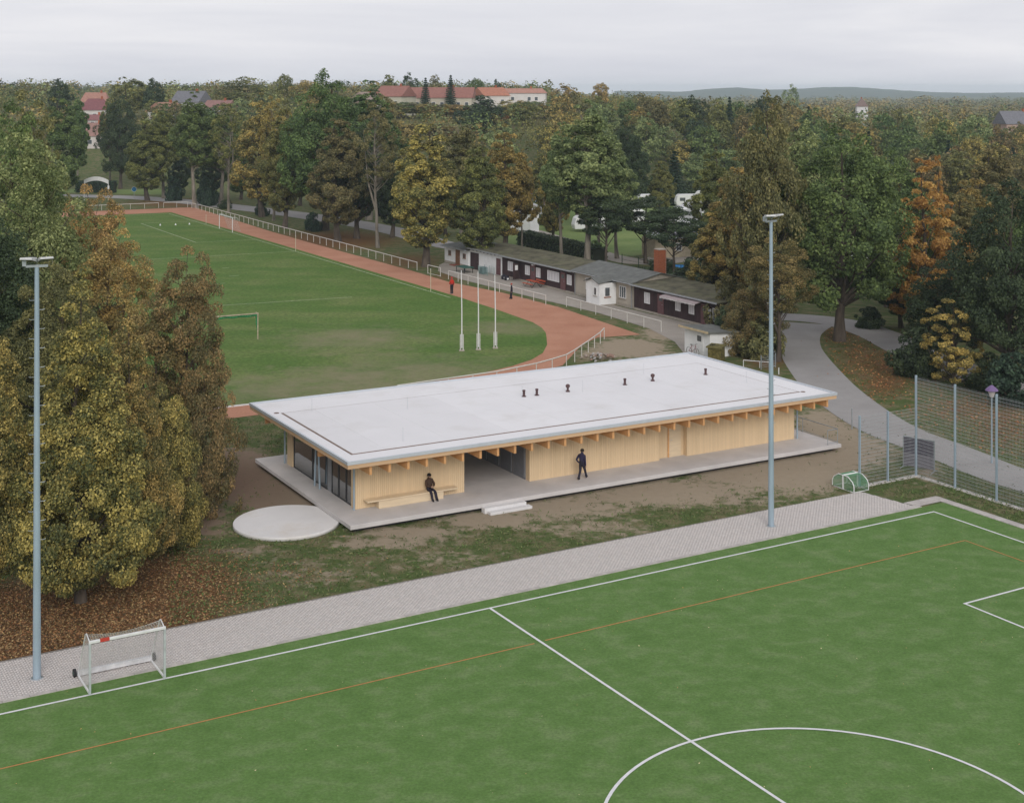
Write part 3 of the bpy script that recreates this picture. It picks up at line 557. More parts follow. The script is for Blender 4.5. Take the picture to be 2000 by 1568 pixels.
# framed dark board behind the fence corner
t = thing('framed_board', 'dark framed mesh board on legs behind the fence corner', 'board', P(1765, 912), R(-40))
B(-.04, .02, -.03, .03, .05, 1.95).build('frame_post', galv, t); B(1.95, 2.01, -.03, .03, .05, 1.95).build('frame_post', galv, t); B(.02, 1.95, -.03, .03, 1.90, 1.95).build('frame_bar', galv, t)
B(.02, 1.95, -.015, .015, .95, 1.9).build('upper_screen', pm('screen_dark', (.11, .10, .13), .7), t); B(.02, 1.95, -.012, .012, .15, .95).build('lower_screen', pm('screen_grey', (.23, .22, .25), .7), t)
for x in (0, 1.98): MB().tube([(x, -.55, .02), (x, 0, .10), (x, .45, .02)], .025, 6).build('foot', galv, t)
# park lamp by the road
p = P(1937, 905); h = (905-752)/(905-HOR)*CAMH
t = thing('park_lamp', 'park lamp with violet conical hood beside the access road', 'street lamp', p)
MB().tube([(0, 0, 0), (0, 0, h-.75)], [.055, .04], 8).build('pole', steel_pole, t); MB().lathe([(.12, h-.75), (.24, h-.35), (.22, h-.33)], 14).build('lamp_glass', pm('lamp_frosted', (.55, .50, .48), .4), t)
MB().lathe([(.40, h-.34), (.36, h-.25), (.12, h-.05), (.03, h)], 16).build('hood', pm('hood_violet', (.20, .13, .28), .5), t)
# short bollard posts by the pavilion corner and road
for (u, v, vt, lab) in ((1664, 838, 797, 'thin grey post standing left of the low mesh fence'), (1521, 731, 718, 'short white marker post at the road edge')):
    t = thing('marker_post', lab, 'post', P(u, v)); hh = (v-vt)/(v-HOR)*CAMH; MB().tube([(0, 0, 0), (0, 0, hh)], .045, 8).build('shaft', galv if u > 1600 else white_paint, t); MB().lathe([(.05, hh), (.02, hh+.03)], 8).build('cap', galv, t)
# low gate between shed and road
t = thing('steel_gate', 'low galvanised mesh gate behind the pavilion right corner', 'gate', P(1486, 722), R(35))
B(0, .06, -.03, .03, 0, 1.2).build('gate_post', galv, t); B(1.7, 1.76, -.03, .03, 0, 1.2).build('gate_post', galv, t); g_ = mesh_panel(1.6, 1.05); g_.materials.append(wire); o = link('mesh_panel', g_, None, t); o.location = (.08, 0, .1)
t = thing('barrier_rail', 'white barrier rail beside the gate behind the pavilion', 'railing', P(1452, 716), R(-25))
rail('r', t, [(0, 0), (1.4, 0), (2.4, 0)], .55, white_paint, .03, (), 0)
# ---------------------------------------------------------------- old clubhouse row (local x runs along the facade towards the camera, y away from the track)
def hut_root(name, label, b0, a=13.7): return thing(name, label, 'hut', FT.w(a, b0, 0), FT.a-R(90))
brown_w = pm('brown_cladding', (.062, .034, .036), .7, var=.25, scale=1.0, stretch=(1, 1, .3)); maroon = pm('maroon_door', (.16, .075, .078), .6, var=.12)
beige_w = pm('beige_render', (.46, .41, .34), .9, var=.08, scale=.8, dirt=((.36, .31, .25), .6, .4)); felt = pm('roof_felt', (.16, .165, .155), .9, var=.15, scale=1.2, dirt=((.26, .27, .24), .7, .5))
moss = pm('mossy_felt', (.15, .14, .09), .95, var=.3, scale=.9, dirt=((.10, .115, .045), .45, .8)); brick_m = pm('brick_orange', (.42, .135, .065), .85, var=.2, scale=5, rnd=.12)
mortar = pm('mortar', (.40, .34, .29), .95); cur = pm('net_curtain', (.62, .60, .62), .9, var=.12, scale=5, stretch=(8, 1, .5)); dglass = pm('dark_glass', (.10, .11, .12), .15, spec=.8)
plinth_m = pm('plinth_concrete', (.42, .37, .31), .9, var=.12); gut = pm('zinc_gutter', (.36, .37, .38), .5, .3); wood_d = pm('oak_door', (.22, .105, .05), .6, var=.15)
def window(par, x0, x1, z0, z1, y, pane_m=cur, fr=white_paint, sill=True, bars=1):
    m = MB(); t = .07
    m.box(x0, x0+t, y-.05, y, z0, z1); m.box(x1-t, x1, y-.05, y, z0, z1); m.box(x0+t, x1-t, y-.05, y, z1-t, z1); m.box(x0+t, x1-t, y-.05, y, z0, z0+t)
    for k in range(bars): xm = x0+(x1-x0)*(k+1)/(bars+1); m.box(xm-.03, xm+.03, y-.045, y, z0+t, z1-t)
    w = m.build('window', fr, par); B(x0+t, x1-t, y-.02, y-.005, z0+t, z1-t).build('pane', pane_m, w)
    if sill: B(x0-.06, x1+.06, y-.11, y, z0-.06, z0).build('sill', plinth_m, w)
    return w
def door(par, x0, x1, z0, z1, y, m, nm='door'):
    d = B(x0, x1, y-.045, y, z0, z1).build(nm, m, par); MB().tube([(x1-.12, y-.09, z0+1.0), (x1-.24, y-.09, z0+1.0)], .015, 6).build('handle', alu, d)
    f = MB(); f.box(x0-.06, x0, y-.055, y, z0, z1+.06); f.box(x1, x1+.06, y-.055, y, z0, z1+.06); f.box(x0, x1, y-.055, y, z1, z1+.06); f.build('frame', m, d); return d
def shed_roof(par, x0, x1, y0, y1, z0, z1, m, name='roof'):
    r = MB().hexa([(x0, y0, z0), (x1, y0, z0), (x1, y1, z1), (x0, y1, z1), (x0, y0, z0+.10), (x1, y0, z0+.10), (x1, y1, z1+.10), (x0, y1, z1+.10)]).build(name, m, par)
    MB().tube([(x0, y0-.07, z0-.01), (x1, y0-.07, z0-.01)], .06, 8).build('gutter', gut, r); B(x0, x1, y0-.015, y0-.001, z0, z0+.12).build('fascia', gut, r); return r
# white hut
h1 = hut_root('white_hut', 'white plastered hut with oak door at the far end of the clubhouse row', -91.8)
B(0, 7.2, 0, 4.8, 0, 2.25).build('wall', white_wall, h1); B(-.02, 7.22, -.03, -.002, 0, .3).build('plinth', plinth_m, h1)
shed_roof(h1, -.3, 7.4, -.45, 5.1, 2.26, 2.75, felt); window(h1, 1.2, 2.0, 1.1, 1.75, -.003, dglass, wood_d); door(h1, 3.5, 4.6, .1, 2.05, -.003, wood_d); window(h1, 5.6, 6.4, 1.1, 1.75, -.003, dglass, wood_d)
B(3.2, 4.9, -.9, -.06, 0, .1).build('doorstep', pm('red_mat', (.30, .09, .06), .9), h1)
h2 = hut_root('white_garage', 'white garage block with dark brown gate between hut and brown barrack', -99.0)
B(0, 9.3, .1, 5.4, 0, 2.45).build('wall', white_wall, h2); shed_roof(h2, -.2, 9.3, -.25, 5.6, 2.62, 2.9, moss)
for k in range(9): B(.5+k*1.0, .66+k*1.0, -.18, .1, 2.44, 2.61).build('rafter_end', brown_w, h2)
gd = door(h2, .5, 2.7, .02, 2.1, .097, brown_w, 'gate'); door(h2, 7.7, 8.7, .05, 2.05, .097, maroon)
# brown barracks
def barrack(b0, Lb, label, wins, doors, tops):
    h = hut_root('brown_barrack', label, b0); B(0, Lb, 0, 5.2, .22, 2.62).build('wall', brown_w, h); B(.02, Lb-.02, -.02, 5.1, 0, .22).build('plinth', plinth_m, h)
    nb = int(Lb/.30); cb = B(0, .03, -.022, -.002, .24, 2.6).mesh('batten'); cb.materials.append(brown_w)
    for k in range(1, nb): o = link('batten', cb, None, h); o.location = (k*Lb/nb, 0, 0)
    shed_roof(h, -.15, Lb+.15, -.5, 5.5, 2.63, 2.98, moss)
    for (x0, x1, bars) in wins: window(h, x0, x1, .95, 2.1, -.025, cur, white_paint, False, bars)
    for (x0, x1) in doors: d = door(h, x0, x1, .22, 2.2, -.026, maroon); B(x0+.18, x1-.18, -.08, -.074, 1.55, 2.0).build('door_pane', dglass, d)
    return h
h3 = barrack(-108.35, 17.5, 'dark brown timber barrack with curtained windows left of the beige house', [(1.6, 2.9, 1), (6.0, 7.1, 1), (8.7, 9.7, 1), (11.4, 14.1, 3), (15.9, 16.9, 0)], [(7.4, 8.4), (14.5, 15.5)], 0)
B(3.3, 4.6, -.05, -.026, .24, 2.2).build('doorway_shade_panel', pm('doorway_shade', (.02, .018, .02), .9), h3); od = B(4.62, 4.68, -1.0, -.06, .24, 2.2).build('open_door', brown_w, h3); B(4.69, 4.70, -.75, -.35, 1.35, 1.95).build('door_pane', white_paint, od)  # flat panel on the wall, the doorway's inner shade painted near-black
lp_ = B(8.0, 8.45, -.32, -.03, 2.28, 2.42).build('wall_lamp', white_paint, h3)
h4 = barrack(-138.1, 15.0, 'dark brown timber barrack with awning at the near end of the row', [(2.0, 3.0, 1), (7.6, 8.5, 1), (9.9, 10.8, 1)], [(4.5, 5.5), (12.0, 12.9)], 0)
B(13.15, 13.6, -.06, -.03, 1.0, 1.9).build('notice_board', white_paint, h4); window(h4, 13.85, 14.75, .75, 2.05, -.025, dglass, white_paint, False, 1)
aw = MB().hexa([(6.3, -1.1, 2.28), (12.4, -1.1, 2.28), (12.4, -.03, 2.5), (6.3, -.03, 2.5), (6.3, -1.1, 2.33), (12.4, -1.1, 2.33), (12.4, -.03, 2.56), (6.3, -.03, 2.56)]).build('awning', pm('awning_cloth', (.40, .33, .33), .8, var=.1, scale=2), h4)
for k in range(20): B(6.3+k*.305, 6.58+k*.305, -1.12, -1.105, 2.12+.03*(k % 2), 2.3).build('valance', pm('valance_white', (.62, .58, .58), .8), aw)
# beige house with porch and chimney
h5 = hut_root('beige_house', 'beige rendered house with grey felt roof, white porch and brick chimney', -125.95)
B(0, 12.0, 0, 6.8, 0, 2.75).build('wall', beige_w, h5); B(-.01, 12.01, -.02, -.003, 0, .35).build('plinth', plinth_m, h5)
rf5 = MB().add([(-.3, -.5, 2.70), (12.3, -.5, 2.70), (12.3, 3.4, 3.6), (-.3, 3.4, 3.6), (12.3, 7.3, 2.7), (-.3, 7.3, 2.7), (-.3, -.5, 2.8), (12.3, -.5, 2.8), (12.3, 3.4, 3.7), (-.3, 3.4, 3.7), (12.3, 7.3, 2.8), (-.3, 7.3, 2.8)],
  [(3, 2, 1, 0), (5, 4, 2, 3), (6, 7, 8, 9), (9, 8, 10, 11), (0, 1, 7, 6), (4, 5, 11, 10), (1, 2, 8, 7), (2, 4, 10, 8), (3, 0, 6, 9), (5, 3, 9, 11)]).build('roof', felt, h5)
MB().tube([(-.3, -.57, 2.70), (12.3, -.57, 2.70)], .06, 8).build('gutter', gut, rf5)
MB().add([(0, 0, 2.752), (0, 6.8, 2.752), (0, 3.4, 3.58), (1, 1, 2.752), (1, 1, 2.752), (1, 1, 2.752), (.1, 0, 2.75), (.1, 6.8, 2.75), (.1, 3.4, 3.58), (11.9, 0, 2.75), (11.9, 6.8, 2.75), (11.9, 3.4, 3.58)], [(0, 2, 1), (6, 7, 8), (0, 1, 7, 6), (1, 2, 8, 7), (2, 0, 6, 8)]).build('gable', beige_w, h5)
MB().add([(11.9, 0, 2.752), (11.9, 6.8, 2.752), (11.9, 3.4, 3.58), (12, 0, 2.752), (12, 6.8, 2.752), (12, 3.4, 3.58)], [(0, 2, 1), (3, 4, 5), (0, 1, 4, 3), (1, 2, 5, 4), (2, 0, 3, 5)]).build('gable', beige_w, h5)
window(h5, 2.4, 3.8, .9, 2.25, -.004, dglass, white_paint, True, 2); window(h5, 9.3, 10.6, .9, 2.2, -.004, dglass, white_paint, True, 2)
for x in (.15, 11.8): MB().tube([(x, -.5, 2.65), (x, -.12, 2.4), (x, -.10, 0)], .05, 8).build('downpipe', gut, h5)
pch = B(5.9, 8.6, -2.15, -.004, .12, 2.45).build('porch', white_wall, h5); B(5.92, 8.58, -2.13, -.02, 0, .12).build('plinth', plinth_m, pch)
MB().add([(5.7, -2.4, 2.46), (7.25, -2.4, 3.0), (8.8, -2.4, 2.46), (5.7, .8, 2.9), (7.25, 1.6, 3.25), (8.8, .8, 2.9), (5.7, -2.4, 2.38), (7.25, -2.4, 2.90), (8.8, -2.4, 2.38)], [(0, 1, 4, 3), (1, 2, 5, 4), (0, 6, 7, 1), (1, 7, 8, 2), (0, 3, 6), (2, 8, 5)]).build('porch_roof', felt, pch)
MB().add([(5.9, -2.14, 2.45), (8.6, -2.14, 2.45), (7.25, -2.14, 2.88)], [(0, 1, 2)]).build('porch_gable', white_wall, pch)
w_ = MB(); w_.box(8.602, 8.65, -1.5, -.8, .95, 2.0); w_ = w_.build('window', white_paint, pch); B(8.652, 8.66, -1.43, -.87, 1.02, 1.93).build('pane', dglass, w_); B(8.602, 8.74, -1.56, -.74, .87, .95).build('sill', brick_m, w_)
window(h5, 7.5, 8.1, 1.05, 1.95, -2.153, dglass, white_paint, True, 0)
# chimney of single bricks
cx, cy_, cw = 10.1, 4.0, .95
chm = B(cx+.02, cx+cw-.02, cy_+.02, cy_+cw-.02, 2.6, 5.95).build('chimney', mortar, h5)
bkm = B(0, .225, 0, .03, 0, .066).mesh('brick'); bkm.materials.append(brick_m)
for r_ in range(42):
    z = 2.85+r_*.074; off = 0 if r_ % 2 else .118
    for (ox, oy, rz) in ((cx, cy_-.008, 0), (cx+cw+.008, cy_, R(90)), (cx-.008+.0, cy_+cw, R(-90))):
        if (ox, oy) == (cx, cy_-.008) or rz:
            for k in range(4):
                if rz == R(-90) and k > 3: continue
                if r_*12+k > 9999: continue
                o = link('brick', bkm, None, chm); s = -off+k*.236+.006
                o.location = (ox+s*math.cos(rz), oy+s*math.sin(rz), z); o.rotation_euler = (0, 0, rz)
B(cx-.04, cx+cw+.04, cy_-.04, cy_+cw+.04, 5.95, 6.05).build('chimney_cap', plinth_m, chm)

# small white shed, moss covered box
sh = thing('white_shed', 'small white shed with flat roof and white door behind the pavilion', 'shed', FT.w(4.4, -160.1, 0), FT.a-R(90))
B(0, 3.75, 0, 2.9, 0, 2.1).build('wall', white_wall, sh)
MB().hexa([(-.3, -.45, 2.26), (4.1, -.45, 2.26), (4.1, 3.2, 2.02), (-.3, 3.2, 2.02), (-.3, -.45, 2.36), (4.1, -.45, 2.36), (4.1, 3.2, 2.12), (-.3, 3.2, 2.12)]).build('roof', felt, sh)
B(-.3, 4.1, -.49, -.455, 2.2, 2.38).build('fascia', pm('fascia_cream', (.60, .48, .30), .7), sh); MB().add([(0, .0, 2.1), (3.75, 0, 2.1), (3.75, 0, 2.26), (0, 0, 2.26), (3.75, 2.9, 2.1), (0, 2.9, 2.1)], [(0, 1, 2, 3), (1, 4, 2), (0, 3, 5)]).build('upper_wall', white_wall, sh)
dd = B(1.7, 2.8, -.05, -.002, .05, 2.0).build('door', white_paint, sh); B(1.95, 2.55, -.06, -.052, 1.25, 1.75).build('door_pane', dglass, dd); MB().tube([(2.68, -.09, 1.0), (2.56, -.09, 1.0)], .014, 6).build('handle', alu, dd)
bx = thing('mossy_bin_box', 'mossy green brown box beside the white shed', 'box', P(1399, 704), FT.a-R(60))
B(-.6, .6, -.5, .5, 0, 1.15).build('body', pm('mossy_wood', (.17, .14, .045), .95, var=.35, scale=4, bump=.5), bx, .04); MB().hexa([(-.72, -.62, 1.13), (.72, -.62, 1.13), (.72, .62, 1.25), (-.72, .62, 1.25), (-.7, -.6, 1.24), (.7, -.6, 1.24), (.7, .6, 1.36), (-.7, .6, 1.36)]).build('lid', pm('mossy_lid', (.19, .165, .06), .95, var=.35, scale=5, bump=.5), bx)
# bicycle leaning at the shed door, T-handled pump
bk_ = thing('bicycle', 'bicycle with red frame leaning in front of the white shed door', 'bicycle', FT.w(3.9, -162.0, 0), FT.a-R(85))
tyre = pm('tyre', (.03, .03, .03), .8); red_f = pm('bike_red', (.25, .05, .06), .4)
for x in (-.5, .5):
    w_ = MB().tube([(x+.33*math.cos(a), 0, .34+.33*math.sin(a)) for a in np.linspace(0, 2*math.pi, 21)], .02, 6, caps=False).build('wheel', tyre, bk_)
    sp_ = MB(); [sp_.tube([(x, 0, .34), (x+.31*math.cos(a), 0, .34+.31*math.sin(a))], .004, 3, caps=False) for a in np.linspace(0, 2*math.pi, 13)[:-1]]; sp_.build('spokes', alu, w_)
fr_ = MB(); [fr_.tube(s, .018, 6) for s in ([(-.5, 0, .34), (-.15, 0, .82)], [(-.5, 0, .34), (-.05, 0, .30)], [(-.05, 0, .30), (-.18, 0, .9)], [(-.05, 0, .30), (.36, 0, .80)], [(-.16, 0, .80), (.36, 0, .84)], [(.5, 0, .34), (.34, 0, 1.0)])]; fr_.build('frame', red_f, bk_)
MB().tube([(.30, -.28, 1.02), (.34, 0, 1.0), (.30, .28, 1.02)], .015, 6).build('handlebar', tyre, bk_); B(-.30, -.06, -.07, .07, .9, .95).build('saddle', tyre, bk_, .02)
hp = thing('hand_pump', 'black T handled garden pump beside the shed corner', 'pump', P(1396, 704)); MB().tube([(0, 0, 0), (-.18, 0, 1.35)], .035, 6).build('shaft', tyre, hp); MB().tube([(-.42, 0, 1.36), (.06, 0, 1.36)], .03, 6).build('handle', tyre, hp)
# bench set, table tennis table, bags, rubble in front of the huts
orange_w = pm('orange_slats', (.50, .10, .045), .6)
t = thing('bench_table_set', 'orange wooden bench and table set before the dark brown barrack', 'bench', FT.w(12.4, -118.4, 0), FT.a-R(90))
for k in range(3): B(-1.1, 1.1, -.35+k*.22, -.15+k*.22, .72, .76).build('table_slat', orange_w, t)
for y in (-.85, .75):
    for k in range(2): B(-1.1, 1.1, y+k*.16, y+.14+k*.16, .43, .47).build('seat_slat', orange_w, t)
B(-1.1, 1.1, 1.08, 1.12, .62, .8).build('back_slat', orange_w, t)
for x in (-.85, .85): MB().tube([(x, -.8, .43), (x, -.6, 0), (x, 0, .7), (x, .6, 0), (x, .9, .43)], .03, 6).build('leg_frame', tyre, t)
t = thing('table_tennis_table', 'dark green table tennis table before the white garage', 'table', FT.w(11.2, -102.8, 0), FT.a-R(90))
B(-1.37, 1.37, -.76, .76, .72, .76).build('table_top', pm('table_green', (.04, .13, .10), .5), t)
for x in (-1.1, 1.1):
    for y in (-.6, .6): B(x-.03, x+.03, y-.03, y+.03, 0, .72).build('leg', tyre, t)
t = thing('equipment_cage', 'pale green wire cage beside the tree trunk before the garage', 'cage', FT.w(12.2, -104.7, 0), FT.a-R(90)); cm_ = pm('cage_green', (.25, .38, .36), .5)
for x in (0, 1.3, 2.6):
    for y in (0, .9): B(x-.02, x+.02, y-.02, y+.02, 0, 1.1).build('post', cm_, t)
cg = MB()
for z in np.arange(.1, 1.11, .14): cg.box(0, 2.6, -.008, .008, z, z+.012); cg.box(0, 2.6, .892, .908, z, z+.012)
for x in np.arange(0, 2.61, .14): cg.box(x, x+.01, -.008, .008, .1, 1.1)
cg.build('mesh', cm_, t); B(.1, .8, .1, .8, .05, .9).build('bin', pm('bin_dark', (.10, .15, .16), .6), t)
def bag(u, v, lab):
    t = thing('sports_bag', lab, 'bag', P(u, v), R(20)); MB().lathe([(.05, 0), (.28, .05), (.34, .25), (.28, .5), (.12, .62)], 12).build('body', pm('bag_black', (.02, .018, .028), .7), t); B(-.12, .12, -.37, -.33, .14, .34).build('logo_patch', white_paint, t)
bag(984, 546, 'black kit bag left of the open barrack door'); bag(990, 548, 'black kit bag with pale patch nearest the path')
rb = thing('rubble_heap', 'small heap of rubble and stones behind the pavilion roof', 'rubble', P(1172, 702))
st_ = []
for k in range(46):
    a, r_ = random.uniform(0, 6.28), abs(random.gauss(0, .75)); z = max(0, .55-r_*.35); s = random.uniform(.10, .24)
    m = MB(); m.lathe([(s*.5, -s*.5), (s, -s*.1), (s*.85, s*.35), (s*.3, s*.55)], 6, 0, (0, 0, 0)); o = m.build('stone', pm('stone_%d' % (k % 3), ((.40, .33, .28), (.34, .22, .17), (.45, .43, .41))[k % 3], .9, var=.2, scale=6), rb); o.location = (r_*1.4*math.cos(a), r_*math.sin(a), z); o.rotation_euler = (random.random(), random.random(), a)

# ---------------------------------------------------------------- railings round the track
rail_m = pm('rail_white', (.68, .66, .61), .6, var=.08)
def railing(label, wp, step=2.6, h=1.05, low=None):
    pts = [Vector(p[:2]) for p in wp]; o = pts[0]; t = thing('track_railing', label, 'railing', (o.x, o.y, 0))
    tot = sum((pts[i+1]-pts[i]).length for i in range(len(pts)-1)); n = max(1, round(tot/step)); out = []
    for k in range(n+1):
        s = tot*k/n
        for i in range(len(pts)-1):
            Ls = (pts[i+1]-pts[i]).length
            if s <= Ls+1e-6 or i == len(pts)-2: q = pts[i]+(pts[i+1]-pts[i])*min(1, s/Ls); break
            s -= Ls
        out.append(q-o)
    pm_ = MB().tube([(0, 0, 0), (0, 0, h)], .038, 6).mesh('post'); pm_.materials.append(rail_m)
    for q in out: p_ = link('post', pm_, None, t); p_.location = (q.x, q.y, 0)
    MB().tube([(q.x, q.y, h) for q in out], .05, 8).build('top_rail', rail_m, t)
    if low: MB().tube([(q.x, q.y, low) for q in out], .025, 6).build('lower_rail', rail_m, t)
railing('long white railing along the far straight of the track', [FT.w(7.4, 6), FT.w(6.9, -40), FT.w(6.7, -98)], 2.75, 1.05)
railing('short white railing along the far end of the track', [FT.w(-18, 13), FT.w(1.5, 13.2)], 2.8); railing('angled white railing at the far corner of the track', [FT.w(2.5, 13.2), FT.w(7.0, 12.8), FT.w(7.3, 7)], 2.5)
railing('white railing between table tennis table and track', [FT.w(6.6, -107.5), FT.w(6.9, -131)], 2.6); railing('white railing before the porch of the beige house', [FT.w(8.2, -133.2), FT.w(8.2, -151)], 2.95)
railing('curved white railing along the near bend of the track', [FT.w(1.3, -151.6), FT.w(.1, -153.0), FT.w(-3.2, -156.2), FT.w(-8.2, -160.9), FT.w(-12, -162.9), FT.w(-17, -164.4), FT.w(-26, -165.4)], 2.2)
t = thing('low_barrier', 'low white barrier frame at the end of the long track railing', 'barrier', FT.w(6.6, -101.5, 0), FT.a-R(90)); rail('x', t, [(0, 0), (3.3, .2)], 1.1, rail_m, .04, (.06,), 0)

# ---------------------------------------------------------------- things on the sports field
def flagpole(u, v, vt, lab):
    h = (v-vt)/(v-HOR)*CAMH; t = thing('flagpole', lab, 'flagpole', P(u, v), 0, 'bare white flagpoles on the grass field')
    MB().tube([(0, 0, .3), (0, 0, h*.5), (-.05, 0, h)], [.065, .055, .04], 8).build('pole', white_paint, t)
    b_ = MB(); b_.box(-.17, -.075, -.09, .09, .12, 1.5); b_.box(.075, .17, -.09, .09, .12, 1.5); b_.build('tilt_base', pm('pole_base', (.62, .60, .57), .7, var=.15), t); B(-.24, .24, -.2, .2, -.02, .12).build('foot', plinth_m, t)
flagpole(902, 686, 528, 'leftmost of the three bare white flagpoles on the grass'); flagpole(934.5, 684, 531, 'middle and thinnest of the three bare white flagpoles'); flagpole(967.5, 681, 537, 'rightmost of the three bare white flagpoles, nearest the track bend')
def corner_flag(a, b_, lab, h=2.4):
    t = thing('corner_pole', lab, 'pole', FT.w(a, b_, 0)); MB().tube([(0, 0, 0), (0, 0, h)], .035, 6).build('pole', pm('pole_cream', (.66, .62, .46), .6), t); MB().lathe([(.05, h), (.03, h+.06)], 8).build('cap', white_paint, t)
corner_flag(.1, -70.3, 'slim pole at the halfway line of the grass field', 2.2); corner_flag(.1, -116.1, 'slim pole on the side line left of the red jacket', 2.6); corner_flag(.3, -24, 'slim pole left of the far goal', 1.6)
def big_goal(label, a, b_, rz, netm, rolled):
    t = thing('football_goal', label, 'goal', FT.w(a, b_, 0), FT.a+R(rz)); pmt = white_paint if not rolled else pm('goal_worn', (.50, .42, .30), .6, var=.2)
    for x in (0, 7.32): MB().tube([(x, 0, 0), (x, 0, 2.44)], .06, 10).build('post', pmt, t)
    MB().tube([(-.06, 0, 2.44), (7.38, 0, 2.44)], .06, 10).build('crossbar', pmt, t)
    for x in (0, 7.32): MB().tube([(x, 0, 2.44), (x, .5, 2.5), (x, .9, 2.3), (x, .95, 1.9)], .025, 6).build('net_hook', pmt, t)
    if rolled:
        mb = MB(); mb.tube([(x, .12+.03*math.sin(x*5), 2.28-.06*math.sin(x*2.2)**2) for x in np.linspace(0, 7.32, 40)], .10, 7); mb.tube([(7.30, .12, 2.3), (7.25, .1, 1.5), (7.3, .08, .85)], [.14, .10, .04], 7); mb.build('rolled_net', pm('net_rolled_green', (.05, .27, .10), .8, var=.3, scale=8), t)
    else:
        pr = [(0, 2.44), (.6, 2.4), (1.5, .05)]
        net_grid(lambda u, v: (u*7.32, np.interp(v, [0, .2, 1], [p[0] for p in pr]), np.interp(v, [0, .2, 1], [p[1] for p in pr])), 30, 14, .006).build('net', net_w, t)
big_goal('white football goal on the far side line with pale net', 0.1, -32.6, -90, net_w, False)
big_goal('worn football goal with rolled green net in the near grass field', -34.6, -136.1, 0, None, True)
for k, (u, v) in enumerate(((313, 441), (343, 440), (370, 439))):
    t = thing('training_cone', ('leftmost', 'middle', 'rightmost')[k]+' small white training cone in the far penalty box', 'cone', P(u, v), 0, 'training cones'); MB().lathe([(.22, 0), (.22, .02), (.15, .03), (.04, .32)], 10).build('cone', white_paint, t)

# ---------------------------------------------------------------- far gate arch, signs, camp site, houses
t = thing('arched_gateway', 'white arched sign gateway by the far road', 'gateway', P(188, 392), R(-8)); aw_ = []
m = MB(); n = 16
for k in range(n):
    x0, x1 = -2.75+5.5*k/n, -2.75+5.5*(k+1)/n; z = lambda x: 4.35+.75*(1-(x/2.75)**2)
    m.hexa([(x0, -.06, z(x0)-.85), (x1, -.06, z(x1)-.85), (x1, .06, z(x1)-.85), (x0, .06, z(x0)-.85), (x0, -.06, z(x0)), (x1, -.06, z(x1)), (x1, .06, z(x1)), (x0, .06, z(x0))])
m.build('arch_panel', white_paint, t)
for x in (-2.7, 2.7): MB().tube([(x, 0, 0), (x, 0, 4.3)], .07, 8).build('post', white_paint, t)
B(2.55, 2.95, -.1, -.04, 2.5, 3.2).build('notice', white_paint, t)
t = thing('blue_sign', 'small round blue sign on a pole by the far road', 'sign', P(262, 388), 0); MB().tube([(0, 0, 0), (0, 0, 2.2)], .04, 6).build('pole', galv, t); MB().tube([(0, -.08, 2.0), (0, -.05, 2.0)], .5, 20).build('disc', pm('sign_blue', (.02, .20, .42), .5), t); MB().tube([(0, -.075, 2.0), (0, -.045, 2.0)], .56, 20).build('rim', white_paint, t)
def house(name, label, x, y, z, w, d, h, rh, rz, wallc, roofc, wins, hip=0.0, cat='house'):
    t = thing(name, label, cat, (x, y, z), rz)
    wm = pm('render_'+name+str(len(MATS)), wallc, .9, var=.05, scale=.5); rm = pm('tiles_'+name+str(len(MATS)), roofc, .85, var=.15, scale=1.5, stretch=(1, 1, 3))
    B(-w/2, w/2, -d/2, d/2, min(-3, float(G(x, y))-z-.5), h).build('wall', wm, t); o_ = .35; hp = hip*w/2
    r = MB().add([(-w/2-o_, -d/2-o_, h-.05), (w/2+o_, -d/2-o_, h-.05), (w/2+o_, d/2+o_, h-.05), (-w/2-o_, d/2+o_, h-.05), (-w/2-o_+hp, 0, h+rh), (w/2+o_-hp, 0, h+rh)], [(0, 1, 5, 4), (2, 3, 4, 5), (1, 2, 5), (3, 0, 4), (3, 2, 1, 0)]).build('roof', rm, t)
    B(w*.18, w*.18+.6, -.3, .3, h+rh-.7, h+rh+.7).build('chimney', brick_m, r)
    for (x0, z0) in wins:
        wn = B(x0-.6, x0+.6, -d/2-.04, -d/2-.003, z0, z0+1.35).build('window', white_paint, t); B(x0-.5, x0+.5, -d/2-.06, -d/2-.042, z0+.1, z0+1.25).build('pane', dglass, wn)
    return t
def hpos(u, vr, D, htot): x, y, _ = PX(u, D); return x, y, CAMH-(vr-HOR)*D/FPX-htot
def H(name, label, u, vridge, D, w, d, h, rh, rz, wc, rc_, wins, hip=0.0, cat='house'): x, y, z = hpos(u, vridge, D, h+rh); return house(name, label, x, y, z, w, d, h, rh, R(rz), wc, rc_, wins, hip, cat)
red_t, red_d, grey_t = (.33, .155, .125), (.24, .10, .105), (.20, .20, .22)
H('villa', 'white villa with dark red hipped roof between the left trees', 187, 193, 420, 8.5, 8.5, 5.0, 3.4, 12, (.66, .63, .60), red_d, [(-2.5, 2.6), (0, 2.6), (2.5, 2.6), (-2.5, .3), (2.5, .3)], .55)
H('villa', 'tall house with salmon roof right behind the dark red villa', 187, 181, 455, 8.5, 8, 5, 3.2, 8, (.55, .50, .46), (.42, .22, .17), [(-2, 3.2), (2, 3.2)], .3)
H('low_house', 'low house with long pinkish brown roof below the villas', 181, 240, 384, 8.5, 7, 3.1, 3.6, 5, (.62, .57, .53), (.34, .20, .17), [(-2.8, .8), (0, .8), (2.8, .8)], 0)
H('garage_house', 'small garage with red roof between villa and low house', 183, 224, 400, 7, 6, 2.4, 1.5, 10, (.50, .44, .42), (.28, .13, .13), [(0, .6)], 0)
